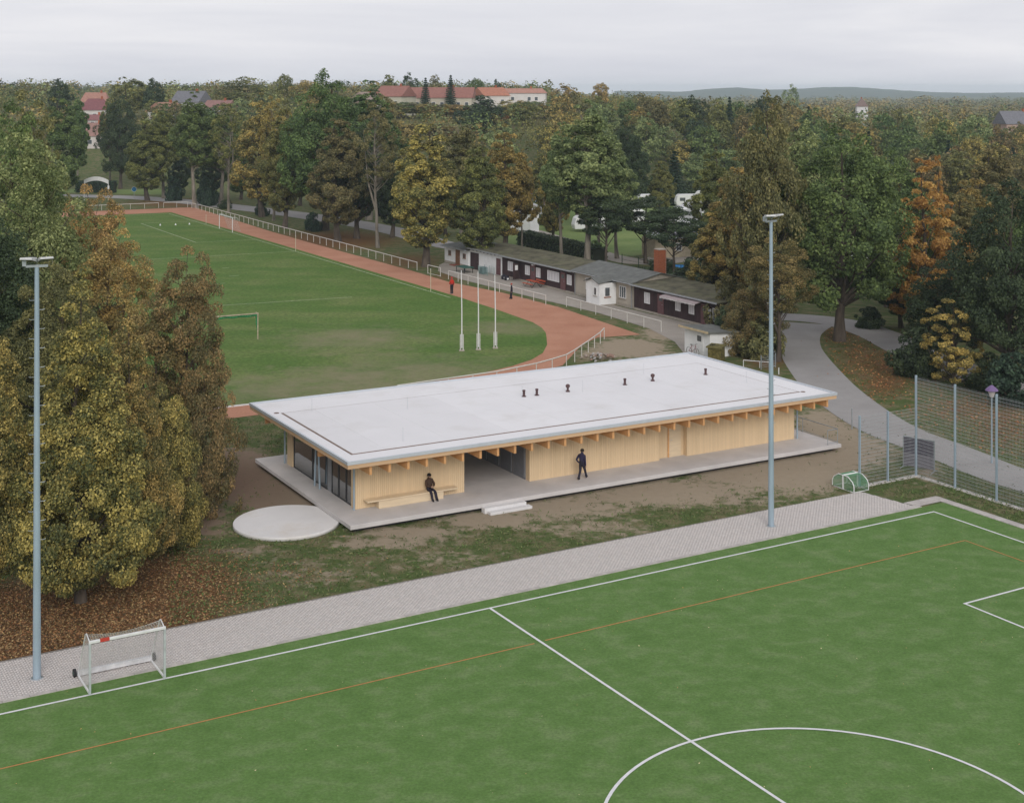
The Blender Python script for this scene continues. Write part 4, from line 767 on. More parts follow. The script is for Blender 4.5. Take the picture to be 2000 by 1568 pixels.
H('grey_roof_house', 'white house with slate grey roof above the tall bare trunk', 374, 178, 440, 10, 8, 5.0, 3.6, -20, (.66, .66, .67), grey_t, [(-2.5, 1.2), (2.5, 1.2)], 0)
H('small_house', 'small white gabled house with orange roof right of the dark trees', 325, 200, 410, 8, 8, 4.2, 2.6, 60, (.64, .61, .58), (.40, .22, .16), [(-2, 1), (2, 1)], 0)
H('cottage', 'whitewashed cottage half hidden right of the slate roof house', 430, 196, 425, 8, 7, 4.0, 2.2, -15, (.62, .60, .60), (.30, .17, .15), [(-2, 1), (2, 1)], 0)
H('apartment_row', 'long cream terrace with dull red roof between two dark spruces', 860, 171, 450, 22, 9, 6.0, 3.4, -7, (.60, .55, .44), red_t, [(k*2.7-9.5, z) for k in range(8) for z in (3.3, .5)], 0, 'apartment block')
H('apartment_house', 'cream apartment house with red roof left of the terrace', 772, 168, 440, 10, 9, 6.5, 3.4, -28, (.56, .54, .42), red_t, [(-3, 3.8), (0, 3.8), (3, 3.8), (-3, 1), (3, 1)], 0, 'apartment block')
H('gable_house', 'cream house with steep gable left of the red apartment house', 716, 180, 420, 8, 9, 5, 3.6, 62, (.58, .54, .47), (.34, .26, .22), [(-2, 2)], 0)
H('white_block', 'white long block with salmon roof right of the red terrace', 1018, 173, 470, 17, 10, 7.6, 1.6, -4, (.70, .67, .64), (.48, .25, .19), [(-5, 5), (-2.6, 5), (3, 5), (5.4, 5), (-5, 1.6), (-2.6, 1.6), (3, 1.6)], .2, 'apartment block')
H('gable_block', 'white gabled building with orange roof joined left of the white block', 958, 171, 466, 9, 11, 6.8, 2.8, 24, (.70, .66, .62), (.46, .20, .13), [(-2, 4.2), (2, 4.2)], 0, 'apartment block')
H('white_gable', 'white gable peeping over the woods on the right', 1683, 193, 640, 6, 5, 5, 3.6, 82, (.72, .71, .70), (.3, .22, .2), [(0, 3.2)], 0)
H('slate_house', 'house with slate roof at the right edge of the woods', 1985, 217, 430, 11, 8, 6, 4.0, 10, (.5, .36, .3), grey_t, [(-3, 3), (3, 3)], 0)
# camp site
def caravan(u, v, rz, lab, w=5.2):
    t = thing('caravan', lab, 'caravan', P(u, v), R(rz), 'caravans on the camp site'); cm = pm('caravan_white', (.74, .74, .73), .4, var=.03); 
    pr = [(-w/2, .5), (-w/2-.15, 1.2), (-w/2+.15, 2.3), (-w/2+.6, 2.62), (w/2-.6, 2.62), (w/2-.15, 2.3), (w/2+.15, 1.2), (w/2, .5)]
    m = MB(); nn = len(pr); m.add([(x, -1.1, z) for x, z in pr]+[(x, 1.1, z) for x, z in pr], [tuple(range(nn)), tuple(reversed(range(nn, 2*nn)))]+[(i, nn+i, nn+(i+1) % nn, (i+1) % nn) for i in range(nn)]); m.build('body', cm, t, .05)
    for x in (-w*.28, w*.25): B(x-.55, x+.55, -1.13, -1.105, 1.35, 2.0).build('window', dglass, t)
    for y in (-1.05, .85): MB().tube([(0, y, .32), (0, y+.2, .32)], .32, 14).build('wheel', tyre, t)
    MB().tube([(w/2, 0, .5), (w/2+1.1, 0, .45)], .05, 6).build('drawbar', galv, t); return t
caravan(1360, 421, 8, 'white caravan with grey front awning beside the dark spruce'); caravan(1345, 405, 5, 'white caravan with brown window standing behind the awning'); caravan(1382, 398, -8, 'white caravan farthest right, half hidden by leaves'); caravan(1230, 438, 10, 'white caravan behind the dark pine crowns')
caravan(1190, 415, 0, 'white caravan farthest left on the camp site behind pale green leaves'); caravan(1700, 520, -10, 'white caravan glimpsed through the oak crown'); caravan(1270, 405, 20, 'white caravan left of the dark spruce foot'); caravan(1300, 452, -5, 'white caravan between the pines before the awning tent'); caravan(1150, 452, 12, 'white caravan glimpsed behind the twin poplar trunks')
def gazebo(u, v, w, h, lab, col, rz=0, walls=False):
    t = thing('gazebo', lab, 'gazebo', P(u, v), R(rz)); cl = pm('canvas_%d' % int(col[0]*100), col, .8, var=.05); a = w/2
    MB().add([(-a, -a, h*.72), (a, -a, h*.72), (a, a, h*.72), (-a, a, h*.72), (0, 0, h), (-a, -a, h*.66), (a, -a, h*.66), (a, a, h*.66), (-a, a, h*.66)], [(0, 1, 4), (1, 2, 4), (2, 3, 4), (3, 0, 4), (0, 5, 6, 1), (1, 6, 7, 2), (2, 7, 8, 3), (3, 8, 5, 0)]).build('canopy', cl, t)
    for x in (-a+.05, a-.05):
        for y in (-a+.05, a-.05): MB().tube([(x, y, 0), (x, y, h*.7)], .04, 6).build('leg', galv, t)
    if walls: B(-a+.1, a-.1, -a+.02, -a+.05, 0, h*.66).build('side_wall', pm('canvas_wall', (.42, .42, .44), .8), t)
gazebo(1031, 424, 3.6, 3.0, 'grey gazebo before the parked van', (.45, .45, .45)); gazebo(1343, 428, 4.2, 2.9, 'white awning tent with grey sides before the caravan', (.72, .72, .74), 8, True); gazebo(1095, 425, 2.8, 2.6, 'small pale gazebo right of the white folding screen', (.62, .55, .52)); gazebo(1338, 466, 4.6, 3.0, 'white pavilion tent behind the pine crowns', (.66, .66, .68), 15)
t = thing('white_cabin', 'tall white cabin wall behind the orange tree and hedge', 'cabin', P(1024, 455), R(-30)); B(-2.6, 1.1, 0, 3, 0, 3.4).build('wall', white_wall, t); MB().hexa([(-2.9, -.4, 3.3), (1.5, -.4, 3.3), (1.5, 3.3, 3.7), (-2.9, 3.3, 3.7), (-2.9, -.4, 3.45), (1.5, -.4, 3.45), (1.5, 3.3, 3.85), (-2.9, 3.3, 3.85)]).build('roof', pm('cabin_roof', (.5, .5, .5), .7), t); B(-1.6, -.7, -.05, -.004, 0, 2.0).build('door', white_paint, t)
t = thing('pergola', 'brown timber pergola with flat roof right of the van', 'pergola', P(1086, 408), R(-14)); B(-2.7, 2.7, -1.4, 1.4, 2.5, 2.62).build('roof', pm('pergola_roof', (.30, .24, .22), .8), t)
for x in (-2.5, 0, 2.5):
    for y in (-1.2, 1.2): B(x-.06, x+.06, y-.06, y+.06, 0, 2.5).build('post', pm('pergola_post', (.24, .10, .07), .7), t)
t = thing('beige_chalet', 'beige chalet with flat roof between dark pines on the camp site', 'chalet', P(1335, 502), R(22)); B(-4.5, 4.5, 0, 4, 0, 2.7).build('wall', pm('chalet_beige', (.56, .48, .34), .9), t); MB().hexa([(-4.8, -.5, 2.7), (4.8, -.5, 2.7), (4.8, 4.3, 3.3), (-4.8, 4.3, 3.3), (-4.8, -.5, 2.82), (4.8, -.5, 2.82), (4.8, 4.3, 3.42), (-4.8, 4.3, 3.42)]).build('roof', pm('chalet_roof', (.48, .48, .52), .7), t)
window(t, -1.2, -.3, .9, 2.0, -.004, dglass); window(t, 1.6, 2.6, .9, 2.0, -.004, dglass); door(t, 3.0, 3.9, .05, 2.05, -.004, white_paint)
t = thing('folding_screen', 'white folding windscreen right of the grey gazebo', 'windscreen', P(1066, 425), R(-20)); B(-1.4, -.02, 0, .05, .1, 2.4).build('panel', pm('screen_white', (.60, .58, .60), .8), t); o = B(0, 1.2, 0, .05, .1, 2.3).build('panel', pm('screen_white', (.6, .58, .6), .8), t); o.rotation_euler = (0, 0, R(40))
def car(u, v, rz, lab, col, L_=4.6, h=1.75):
    t = thing('parked_van', lab, 'van', P(u, v), R(rz)); cm = pm('car_%d' % int(col[0]*1000), col, .3, .3, var=.03)
    pr = [(-L_/2, .35), (-L_/2, 1.0), (-L_/2+.15, h*.62), (-L_/2+.35, h), (L_/2-1.7, h), (L_/2-.9, h*.62), (L_/2-.1, h*.5), (L_/2, .35)]; nn = len(pr); wd = .88
    MB().add([(x, -wd, z) for x, z in pr]+[(x, wd, z) for x, z in pr], [tuple(range(nn)), tuple(reversed(range(nn, 2*nn)))]+[(i, nn+i, nn+(i+1) % nn, (i+1) % nn) for i in range(nn)]).build('body', cm, t, .05)
    for s in (-1, 1): MB().add([(-L_/2+.4, s*(wd+.006), h*.66), (L_/2-1.2, s*(wd+.006), h*.66), (L_/2-1.75, s*(wd+.006), h*.94), (-L_/2+.5, s*(wd+.006), h*.94)], [(0, 1, 2, 3)]).build('side_window', dglass, t)
    MB().add([(L_/2-1.63, -.75, h*.95), (L_/2-.98, -.78, h*.66), (L_/2-.98, .78, h*.66), (L_/2-1.63, .75, h*.95)], [(0, 1, 2, 3)]).build('windscreen', dglass, t).location = (.03, 0, .02)
    for x in (-L_/2+.85, L_/2-.9):
        for y in (-wd-.02, wd-.18): w_ = MB().tube([(x, y, .33), (x, y+.2, .33)], .33, 16).build('wheel', tyre, t); MB().tube([(x, y-.005, .33), (x, y+.205, .33)], .19, 12).build('rim', alu, w_)
    for y in (-.6, .6): B(L_/2-.08, L_/2-.03, y-.16, y+.16, .66, .82).build('headlight', pm('headlight', (.7, .7, .68), .2), t)
car(1040, 395, -35, 'grey parked van in front of the camp hedge', (.30, .30, .33)); car(1014, 393, -40, 'silver car half hidden left of the grey van', (.40, .41, .45), 4.3, 1.5)
t = thing('blue_paddling_pool', 'bright blue paddling pool among the dark bushes', 'pool', P(1325, 523)); MB().lathe([(.9, 0), (.95, .25), (.85, .3), (.8, .12)], 18).build('rim', pm('pool_blue', (.02, .22, .55), .4), t); MB().lathe([(.8, .11), (.01, .12)], 18).build('water', pm('pool_water', (.05, .3, .5), .1), t)
t = thing('camp_fence', 'dark green mesh fence between lane and camp site', 'fence', P(1215, 518), 0)
pp = [P(u, v) for u, v in ((1215, 518), (1247, 525), (1285, 531), (1330, 541))]; o0 = pp[0]
for q in pp: MB().tube([(q[0]-o0[0], q[1]-o0[1], 0), (q[0]-o0[0], q[1]-o0[1], 1.5)], .05, 6).build('post', pm('fence_green', (.03, .07, .04), .6), t)
for z in (.2, .8, 1.45): MB().tube([(q[0]-o0[0], q[1]-o0[1], z) for q in pp], .018, 5).build('wire', pm('fence_green', (.03, .07, .04), .6), t)
# ---------------------------------------------------------------- people (one skinned body each, hair or cap as child)
def person(name, label, loc, rz, J, cols, cap=None, scale=1.0, hair=(.03, .022, .018)):
    """J: joint -> (x, y, z, radius); x right, y forward.  Body is one continuous surface; clothing by region."""
    bones = [('pelvis', 'spine', 1), ('spine', 'chest', 0), ('chest', 'neck', 0), ('neck', 'chin', 2), ('chin', 'brow', 2), ('brow', 'crown', 4), ('chin', 'nose', 2)]
    for s in 'LR':
        bones += [('chest', 'sho'+s, 0), ('sho'+s, 'elb'+s, 0), ('elb'+s, 'wri'+s, 0), ('wri'+s, 'palm'+s, 2), ('pelvis', 'hip'+s, 1), ('hip'+s, 'kne'+s, 1), ('kne'+s, 'ank'+s, 1), ('ank'+s, 'heel'+s, 3), ('ank'+s, 'toe'+s, 3)]
        w, p = Vector(J['wri'+s][:3]), Vector(J['palm'+s][:3]); d = (p-w).normalized(); sd_ = d.cross(Vector((0, 1, 0)));  sd_ = (sd_ if sd_.length > .2 else d.cross(Vector((1, 0, 0)))).normalized(); dn = d.cross(sd_)
        for k, (off, Lf) in enumerate(((-.033, .062), (-.011, .075), (.011, .07), (.033, .055))):
            a = p+sd_*off+d*.03; b_ = a+d*Lf*.55+dn*.008; c_ = b_+d*Lf*.35+dn*.03
            J['f%s%d' % (s, k)] = (*a, .011); J['g%s%d' % (s, k)] = (*b_, .0095); J['h%s%d' % (s, k)] = (*c_, .008); bones += [('palm'+s, 'f%s%d' % (s, k), 2), ('f%s%d' % (s, k), 'g%s%d' % (s, k), 2), ('g%s%d' % (s, k), 'h%s%d' % (s, k), 2)]
        a = w+d*.03-sd_*.035; J['t'+s] = (*a, .012); J['u'+s] = (*(a+d*.04-sd_*.025), .010); bones += [('wri'+s, 't'+s, 2), ('t'+s, 'u'+s, 2)]
    for k in list(J):
        q = J[k]; g_ = {'kne': 1.22, 'ank': 1.40, 'hip': 1.10, 'elb': 1.22, 'sho': 1.14, 'wri': 1.22, 'che': 1.12, 'spi': 1.14, 'pel': 1.08, 'toe': 1.15, 'hee': 1.15}.get(k[:3], 1); J[k] = (*q[:3], q[3]*g_)
    keys = list(J); idx = {k: i for i, k in enumerate(keys)}
    me = bpy.data.meshes.new(name); me.from_pydata([J[k][:3] for k in keys], [(idx[a], idx[b]) for a, b, _ in bones], [])
    o = bpy.data.objects.new(name, me); C.objects.link(o); o.modifiers.new('skin', 'SKIN')
    for k in keys: v = me.skin_vertices[0].data[idx[k]]; v.radius = (J[k][3], J[k][3]); v.use_root = (k == 'pelvis')
    ss = o.modifiers.new('sub', 'SUBSURF'); ss.levels = 1; ss.render_levels = 1
    dg = bpy.context.evaluated_depsgraph_get(); nm = bpy.data.meshes.new_from_object(o.evaluated_get(dg)); o.modifiers.clear(); o.data = nm
    nm.materials.clear()
    for k, c in enumerate(cols): nm.materials.append(pm('%s_%d_%s' % (name, k, '_'.join('%03d' % int(x*999) for x in c)), c, .8, var=.15, scale=9))
    A = np.array([J[a][:3] for a, b, _ in bones]); D_ = np.array([J[b][:3] for a, b, _ in bones])-A; ra = np.array([(J[a][3]+J[b][3])/2 for a, b, _ in bones]); mt = [m for _, _, m in bones]
    for p in nm.polygons:
        c = np.array(p.center); s = np.clip(((c-A)*D_).sum(1)/np.maximum((D_**2).sum(1), 1e-9), 0, 1); dist = np.linalg.norm(c-A-D_*s[:, None], axis=1)-ra; p.material_index = mt[int(dist.argmin())]; p.use_smooth = True
    o.location = loc; o.rotation_euler = (0, 0, rz); o.scale = (scale,)*3; setp(o, label, 'person')
    cr_ = Vector(J['crown'][:3]); br = Vector(J['brow'][:3]); m = MB()
    m.lathe([(.112, -.045), (.118, 0), (.104, .055), (.07, .095), (.02, .115)], 14, 0, (br.x, br.y-.012, br.z+.02)); m.build('cap' if cap else 'hair', pm('hair_%s' % name if not cap else 'cap_%d' % int(cap[0]*999), cap or hair, .8, var=.1), o)
    e_ = pm('eye_dark', (.02, .015, .012), .3)
    for s in (-1, 1): MB().lathe([(.004, -.012), (.013, 0), (.004, .012)], 8, 0, (br.x+s*.034, br.y+.088, br.z-.035)).build('eye', e_, o)
    return o
def stand(lean=0.0):
    J = {'pelvis': (0, 0, .96, .135), 'spine': (0, 0, 1.14, .125), 'chest': (0, 0, 1.36, .15), 'neck': (0, .01, 1.53, .055), 'chin': (0, .035, 1.60, .062), 'brow': (0, .02, 1.69, .088), 'crown': (0, .005, 1.755, .06), 'nose': (0, .125, 1.64, .014)}
    for s, g_ in (('L', -1), ('R', 1)):
        J.update({'sho'+s: (g_*.19, 0, 1.42, .068), 'elb'+s: (g_*.25, -.03, 1.13, .046), 'wri'+s: (g_*.25, .06, .88, .032), 'palm'+s: (g_*.25, .08, .81, .036), 'hip'+s: (g_*.095, 0, .88, .105), 'kne'+s: (g_*.10, .03, .50, .068), 'ank'+s: (g_*.10, -.02, .09, .048), 'heel'+s: (g_*.10, -.08, .05, .042), 'toe'+s: (g_*.115, .14, .04, .036)})
    return J
skin_c = (.42, .26, .19)
J = stand(); J.update({'kneR': (.09, .20, .54, .068), 'ankR': (.09, .36, .12, .048), 'heelR': (.09, .31, .06, .042), 'toeR': (.10, .50, .10, .036), 'kneL': (-.09, -.03, .50, .068), 'ankL': (-.09, -.24, .10, .048), 'heelL': (-.09, -.31, .09, .042), 'toeL': (-.10, -.09, .04, .036),
          'elbL': (-.30, -.14, 1.15, .05), 'wriL': (-.19, .0, .96, .034), 'palmL': (-.15, .05, .92, .034), 'elbR': (.23, -.02, 1.12, .05), 'wriR': (.22, .07, .87, .034), 'palmR': (.21, .09, .80, .034), 'brow': (.0, .05, 1.68, .088), 'chin': (0, .06, 1.595, .062), 'crown': (0, .03, 1.745, .06), 'nose': (0, .15, 1.63, .014)})
person('person', 'man in dark navy suit walking along the pavilion deck, seen from behind', FB.w(13.88, -1.2, ZD), FB.a-R(62), J, [(.036, .030, .075), (.028, .025, .042), skin_c, (.02, .014, .012), (.02, .014, .012)], None, 1.0)
J = {'pelvis': (0, .0, .56, .14), 'spine': (0, -.05, .76, .135), 'chest': (0, -.06, .99, .155), 'neck': (0, -.03, 1.16, .055), 'chin': (.01, .0, 1.23, .062), 'brow': (.015, -.01, 1.32, .088), 'crown': (.015, -.025, 1.385, .06), 'nose': (.03, .095, 1.27, .014)}
for s, g_ in (('L', -1), ('R', 1)):
    J.update({'sho'+s: (g_*.2, -.05, 1.05, .072), 'elb'+s: (g_*.29, .06, .80, .055), 'wri'+s: (g_*.11, .21, .74, .034), 'palm'+s: (g_*.03, .23, .72, .036), 'hip'+s: (g_*.10, .05, .54, .11), 'kne'+s: (g_*.20, .40, .50, .07), 'ank'+s: (g_*.19, .52, .09, .048), 'heel'+s: (g_*.19, .47, .05, .042), 'toe'+s: (g_*.21, .66, .04, .036)})
J.update({'kneL': (-.08, .42, .47, .07), 'ankL': (-.06, .58, .09, .048), 'heelL': (-.06, .54, .05, .042), 'toeL': (-.05, .73, .04, .036)})
person('person', 'man in dark brown jacket and black cap sitting on the timber bench', FB.w(4.38, -.27, ZD), FB.a+R(180)+R(12), J, [(.075, .042, .028), (.026, .022, .040), skin_c, (.015, .012, .014), (.02, .014, .012)], (.014, .011, .012), 1.0)
J = stand(); J.update({'elbL': (-.27, .03, 1.12, .05), 'wriL': (-.15, .24, 1.05, .032), 'palmL': (-.13, .31, 1.06, .034), 'elbR': (.27, -.03, 1.12, .05)})
person('person', 'person in red jacket and red cap standing at the side line of the field', FT.w(1.4, -119.0, .02), R(40), J, [(.55, .035, .02), (.02, .02, .03), skin_c, (.5, .5, .5), (.02, .015, .012)], (.45, .05, .04), 1.08)
J = stand(); J.update({'kneR': (.10, .1, .51, .065), 'ankR': (.1, .12, .09, .046), 'toeR': (.1, .27, .04, .036), 'heelR': (.1, .06, .05, .04)})
person('person', 'person in dark tracksuit and red cap leaning by the white track railing', FT.w(5.6, -125.6, .02), R(100), J, [(.022, .018, .03), (.02, .018, .03), skin_c, (.03, .03, .03), (.02, .015, .012)], (.40, .07, .05), .98)
J = stand()
person('person', 'person in blue jeans standing on the camp site yard', P(1284, 497), R(200), J, [(.10, .13, .14), (.05, .08, .22), skin_c, (.03, .03, .03), (.05, .04, .03)], None, 1.0)

# ---------------------------------------------------------------- trees
def norm(v): return v/np.maximum(np.linalg.norm(v, axis=1, keepdims=True), 1e-9)
def leaf_quads(p, n, s, rg, asp=.6):
    r = norm(rg.normal(size=p.shape)); t_ = norm(np.cross(n, r)); b_ = np.cross(n, t_); s = s[:, None]
    V = np.stack([p-t_*s, p+b_*s*asp, p+t_*s, p-b_*s*asp], 1).reshape(-1, 3); return V, np.arange(len(V)).reshape(-1, 4)
PROF = {
 'ovoid': lambda t: np.sin(np.pi*np.clip(t, 0, 1)**.75)**.8*(1-.35*t), 'dome': lambda t: np.sqrt(np.clip(1-(2*t-.75)**2/1.6, 0, 1))*(1-.25*t*t),
 'cone': lambda t: (1-t)**.75*.98+.04, 'spire': lambda t: np.clip(1.12*(1-t)**.8, 0, 1)*np.clip(t*5+.6, 0, 1), 'column': lambda t: np.clip(np.sin(np.pi*np.clip(t*.9+.08, 0, 1)), 0, 1)**.5,
 'round': lambda t: np.sqrt(np.clip(1-(2*t-1)**2, 0, 1))}
def crown(seed, H, zb, Rr, prof='ovoid', ncl=90, nl=6000, ls=.2, cr_=(.16, .30), flat=.85, hollow=.45, squash=1.0, lobes=0):
    rg = np.random.default_rng(seed); f = PROF[prof]
    tt = rg.random(6000); keep = rg.random(6000) < np.maximum(f(tt), .02)**1.3; tt = tt[keep][:ncl]
    n = len(tt); ang = rg.random(n)*2*np.pi; rad = Rr*f(tt)*np.maximum(rg.random(n)**.5, rg.random(n)*hollow*1.6).clip(0, 1)
    lob = 1+.16*np.sin(ang*3+seed)+.10*np.sin(ang*5+tt*9+seed*2); rad = rad*lob*.88
    cz = zb+tt*(H-zb)*.96; c = np.stack([rad*np.cos(ang), rad*np.sin(ang)*squash, cz], 1)
    rc_ = Rr*(cr_[0]+(cr_[1]-cr_[0])*rg.random(n))*(.55+.45*f(tt)/max(f(np.linspace(0, 1, 50)).max(), .1)); ctint = rg.random(n)
    w = rc_**2; k = rg.choice(n, nl, p=w/w.sum()); d = norm(rg.normal(size=(nl, 3)))
    ax = np.stack([np.zeros(n), np.zeros(n), cz*0+zb+(H-zb)*.35], 1); out = norm(c-ax)[k]
    flip = (d*out).sum(1) < -.25; d[flip] *= -1
    r = rc_[k]*(.5+.5*rg.random(nl)**.6)*1.05; p = c[k]+d*r[:, None]*np.array([1, 1, flat]); p[:, 2] = np.minimum(p[:, 2], H+.1*(rg.random(nl)-.5))
    nn = norm(d*.7+out*.3+np.array([0, 0, .45])+rg.normal(size=(nl, 3))*.55)
    V, F = leaf_quads(p, nn, ls*(.65+.7*rg.random(nl)), rg)
    return V, F, np.stack([ctint[k]*.75+.25*rg.random(nl), rg.random(nl), tt[k]], 1), c, rc_
def spruce(seed, H, Rr, nl, ls):
    rg = np.random.default_rng(seed); nt_ = int(H*1.6); tier = rg.integers(0, nt_, nl); t_ = (tier+.3*rg.random(nl))/nt_
    nb = 9; ang = (rg.integers(0, nb, nl)+.5*(tier % 2))/nb*2*np.pi+rg.normal(0, .16, nl); rr = Rr*(1-t_)**.9*rg.random(nl)**.6
    z = .06*H+t_*H*.94-rr*.35+rg.normal(0, .05, nl); p = np.stack([rr*np.cos(ang), rr*np.sin(ang), z], 1)
    nn = norm(np.stack([np.cos(ang)*.5, np.sin(ang)*.5, np.ones(nl)], 1)+rg.normal(size=(nl, 3))*.35); V, F = leaf_quads(p, nn, ls*(.6+.8*rg.random(nl)), rg, .45)
    return V, F, np.stack([rg.random(nt_*1)[tier], rg.random(nl), t_], 1), p[:10], np.ones(10)
def trunk_mesh(name, seed, H, zb, r0, c, mat, nbr=22, fork=False, top=.86):
    rn = random.Random(seed); mb = MB(); pts = []; rs = []; n = 9; ox = oy = 0
    for k in range(n):
        z = H*top*k/(n-1); ox += rn.uniform(-.012, .012)*H if k else 0; oy += rn.uniform(-.012, .012)*H if k else 0
        pts.append((ox, oy, z)); rs.append(r0*(1.35 if k == 0 else 1)*(1-.88*k/(n-1)))
    pts[0] = (0, 0, -.15); mb.tube(pts, rs, 9)
    if fork: mb.tube([pts[2], (pts[2][0]+.06*H, pts[2][1]+.02*H, H*.42), (pts[2][0]+.10*H, pts[2][1], H*.75)], [r0*.7, r0*.5, r0*.1], 7)
    for i in list(range(len(c)))[:nbr]:
        q = c[i]; zz = max(zb*.75, q[2]-np.hypot(q[0], q[1])*rn.uniform(.5, 1.1)); zz = min(zz, H*top*.93); j = min(int(zz/(H*top)*(n-1)), n-2); f = zz/(H*top)*(n-1)-j
        p0 = [pts[j][a]+(pts[j+1][a]-pts[j][a])*f for a in range(3)]; r_ = max((rs[j]+(rs[j+1]-rs[j])*f)*.5, .03); md_ = [p0[a]*.5+q[a]*.5+rn.uniform(-.3, .3) for a in range(3)]
        mb.tube([p0, md_, list(q)], [r_, r_*.6, .02], 5, caps=False)
    me = mb.mesh(name); me.materials.append(mat); return me
PROTO = {}
def proto(key, seed, H, zb, Rr, prof, ncl, nl, ls, r0, pale=False, nbr=22, fork=False, **kw):
    V, F, T, c, rc_ = crown(seed, H, zb, Rr, prof, ncl, nl, ls, **kw) if prof != 'spruce' else spruce(seed, H, Rr, nl, ls)
    cm = np_mesh('crown', V, F, [('tint', 'FACE', T)]); cm.materials.append(FOL['green'])
    PROTO[key] = (cm, trunk_mesh('trunk', seed, H, zb, r0, c if prof != 'spruce' else c[:0], bark_pale if pale else bark, nbr, fork), float(np.percentile(V[:, 2], 99.6)), float(np.percentile(np.hypot(V[:, 0], V[:, 1]), 97.5)))
def plant_tree(key, x, y, z, H, Rr, spc, label, group=None, rz=None, name='tree', cat='tree', parts=('crown', 'trunk'), ry=None):
    cm, tm, h0, r0 = PROTO[key]; t = thing(name, label, cat, (x, y, z), random.uniform(0, 6.28) if rz is None else rz, group)
    for nm, me in zip(parts, (cm, tm)):
        o = link(nm, me, None, t); o.scale = (Rr/r0, (ry or Rr)/r0, H/h0)
        if nm == parts[0]: o.material_slots[0].link = 'OBJECT'; o.material_slots[0].material = FOL[spc]
    return t
def T(key, u, vb, vt, wpx, spc, label, D=None, group=None, name='tree', z=None, cat='tree', rz=None):
    """tree from photo: base row vb (on flat ground) or distance D, top row vt, crown width in photo pixels"""
    if D is None: D = CAMH*FPX/(vb-HOR)
    x, y, _ = PX(u, D); gz = float(G(x, y)) if z is None else z
    H = CAMH-(vt-HOR)*D/FPX-gz; return plant_tree(key, x, y, gz, H, wpx/2*D/FPX*.98, spc, label, group, rz, name, cat)
# hero crowns
proto('linden', 3, 14, 1.1, 3.6, 'spire', 520, 108000, .067, .24, cr_=(.10, .20), nbr=40)
proto('linden2', 8, 14, 1.0, 4.0, 'ovoid', 460, 78000, .068, .26, cr_=(.10, .19), nbr=40)
proto('rowan', 21, 14, 4.6, 3.0, 'round', 100, 29000, .070, .2, cr_=(.15, .28), nbr=60, fork=True)
proto('ash', 33, 18, 4, 5.0, 'dome', 300, 66000, .092, .32, cr_=(.10, .21), nbr=50)
proto('shrubby', 41, 7, .2, 3.2, 'dome', 170, 44000, .064, .12, cr_=(.12, .24), nbr=30)
# general crowns
proto('broad', 51, 17, 3.5, 6, 'dome', 320, 40000, .132, .42, cr_=(.09, .19), nbr=50)
proto('broad2', 52, 17, 3.0, 6, 'ovoid', 320, 40000, .132, .40, cr_=(.09, .18), nbr=50)
proto('slim', 53, 20, 6.5, 4, 'ovoid', 170, 26000, .14, .30, True, 60, cr_=(.10, .21))
proto('sparse', 54, 20, 8, 4, 'column', 95, 9500, .13, .26, True, 70, True, cr_=(.10, .2))
proto('ovoidal', 55, 17, 2.2, 4.2, 'ovoid', 220, 36000, .125, .34, cr_=(.10, .20), nbr=50)
proto('pine', 56, 13, 5.0, 5, 'round', 70, 11000, .17, .3, False, 40, cr_=(.20, .36), flat=.35)
proto('fir', 57, 12, .5, 2.6, 'spruce', 0, 5200, .26, .2)
proto('bush', 58, 4, 0, 2.6, 'dome', 60, 5500, .16, .1, cr_=(.2, .34), nbr=14)
proto('maple', 59, 15, 1.6, 4.6, 'spire', 210, 34000, .115, .3, cr_=(.10, .20), nbr=50, flat=.6)
proto('airy', 61, 8, .5, 3.4, 'dome', 100, 13000, .085, .12, cr_=(.08, .16), nbr=60, flat=.6)
for k in range(7): proto('wood%d' % k, 70+k, 15, (2.5, 3, 4, 2, 3, 5, 3)[k], 5, ('dome', 'ovoid', 'round', 'dome', 'column', 'ovoid', 'round')[k], 80, 3200, .34, .26, k in (2, 5), 14, cr_=(.18, .33))
# left foreground group
T('linden', 158, 1176, 560, 290, 'yellowgreen', 'full pointed yellow green lime tree right of the left floodlight mast', rz=.4)
T('linden', 248, 1130, 592, 190, 'yellowgreen', 'yellow green lime tree just right behind the foremost lime', rz=2.4)
T('linden2', -30, 1190, 632, 230, 'yellowgreen', 'yellow green lime tree cut by the left edge of the picture', rz=1.0)
T('rowan', 366, 985, 490, 165, 'russet', 'loose russet brown tree rising between the limes and the sports field', rz=2.0)
T('rowan', 300, 990, 590, 170, 'russet', 'open russet tree filling in behind the foremost lime tree', rz=4.0)
T('shrubby', 398, 1005, 705, 150, 'russet', 'low russet tree nearest to the pavilion deck', rz=1.)
T('shrubby', 335, 1000, 790, 130, 'brown', 'low olive brown tree in the gap behind the limes', rz=3.)
T('shrubby', 318, 1075, 770, 160, 'yellowgreen', 'yellow green bushy tree right at the litter covered slope')
T('rowan', 215, 905, 455, 190, 'amber', 'amber brown tree behind the tip of the foremost lime', rz=.8)
T('rowan', 185, 840, 368, 150, 'amber', 'tall amber leaved tree before the far running track corner', rz=3.2)
T('ash', 50, 900, 278, 280, 'palegreen', 'large grey green ash at the left edge above the floodlight head', rz=.3)
T('ash', -20, 960, 430, 280, 'darkgreen', 'dark green tree behind the left floodlight mast top')
T('ash', 110, 985, 520, 220, 'brown', 'dark olive brown tree between mast and foremost lime')
T('ovoidal', -60, 1010, 590, 200, 'darkgreen', 'dark tree at the left edge beneath the ash')
T('broad', 20, 700, 215, 200, 'green', 'tall green tree behind the ash at the left edge')
T('sparse', 62, 640, 180, 150, 'brown', 'nearly bare tree standing out above the left trees')
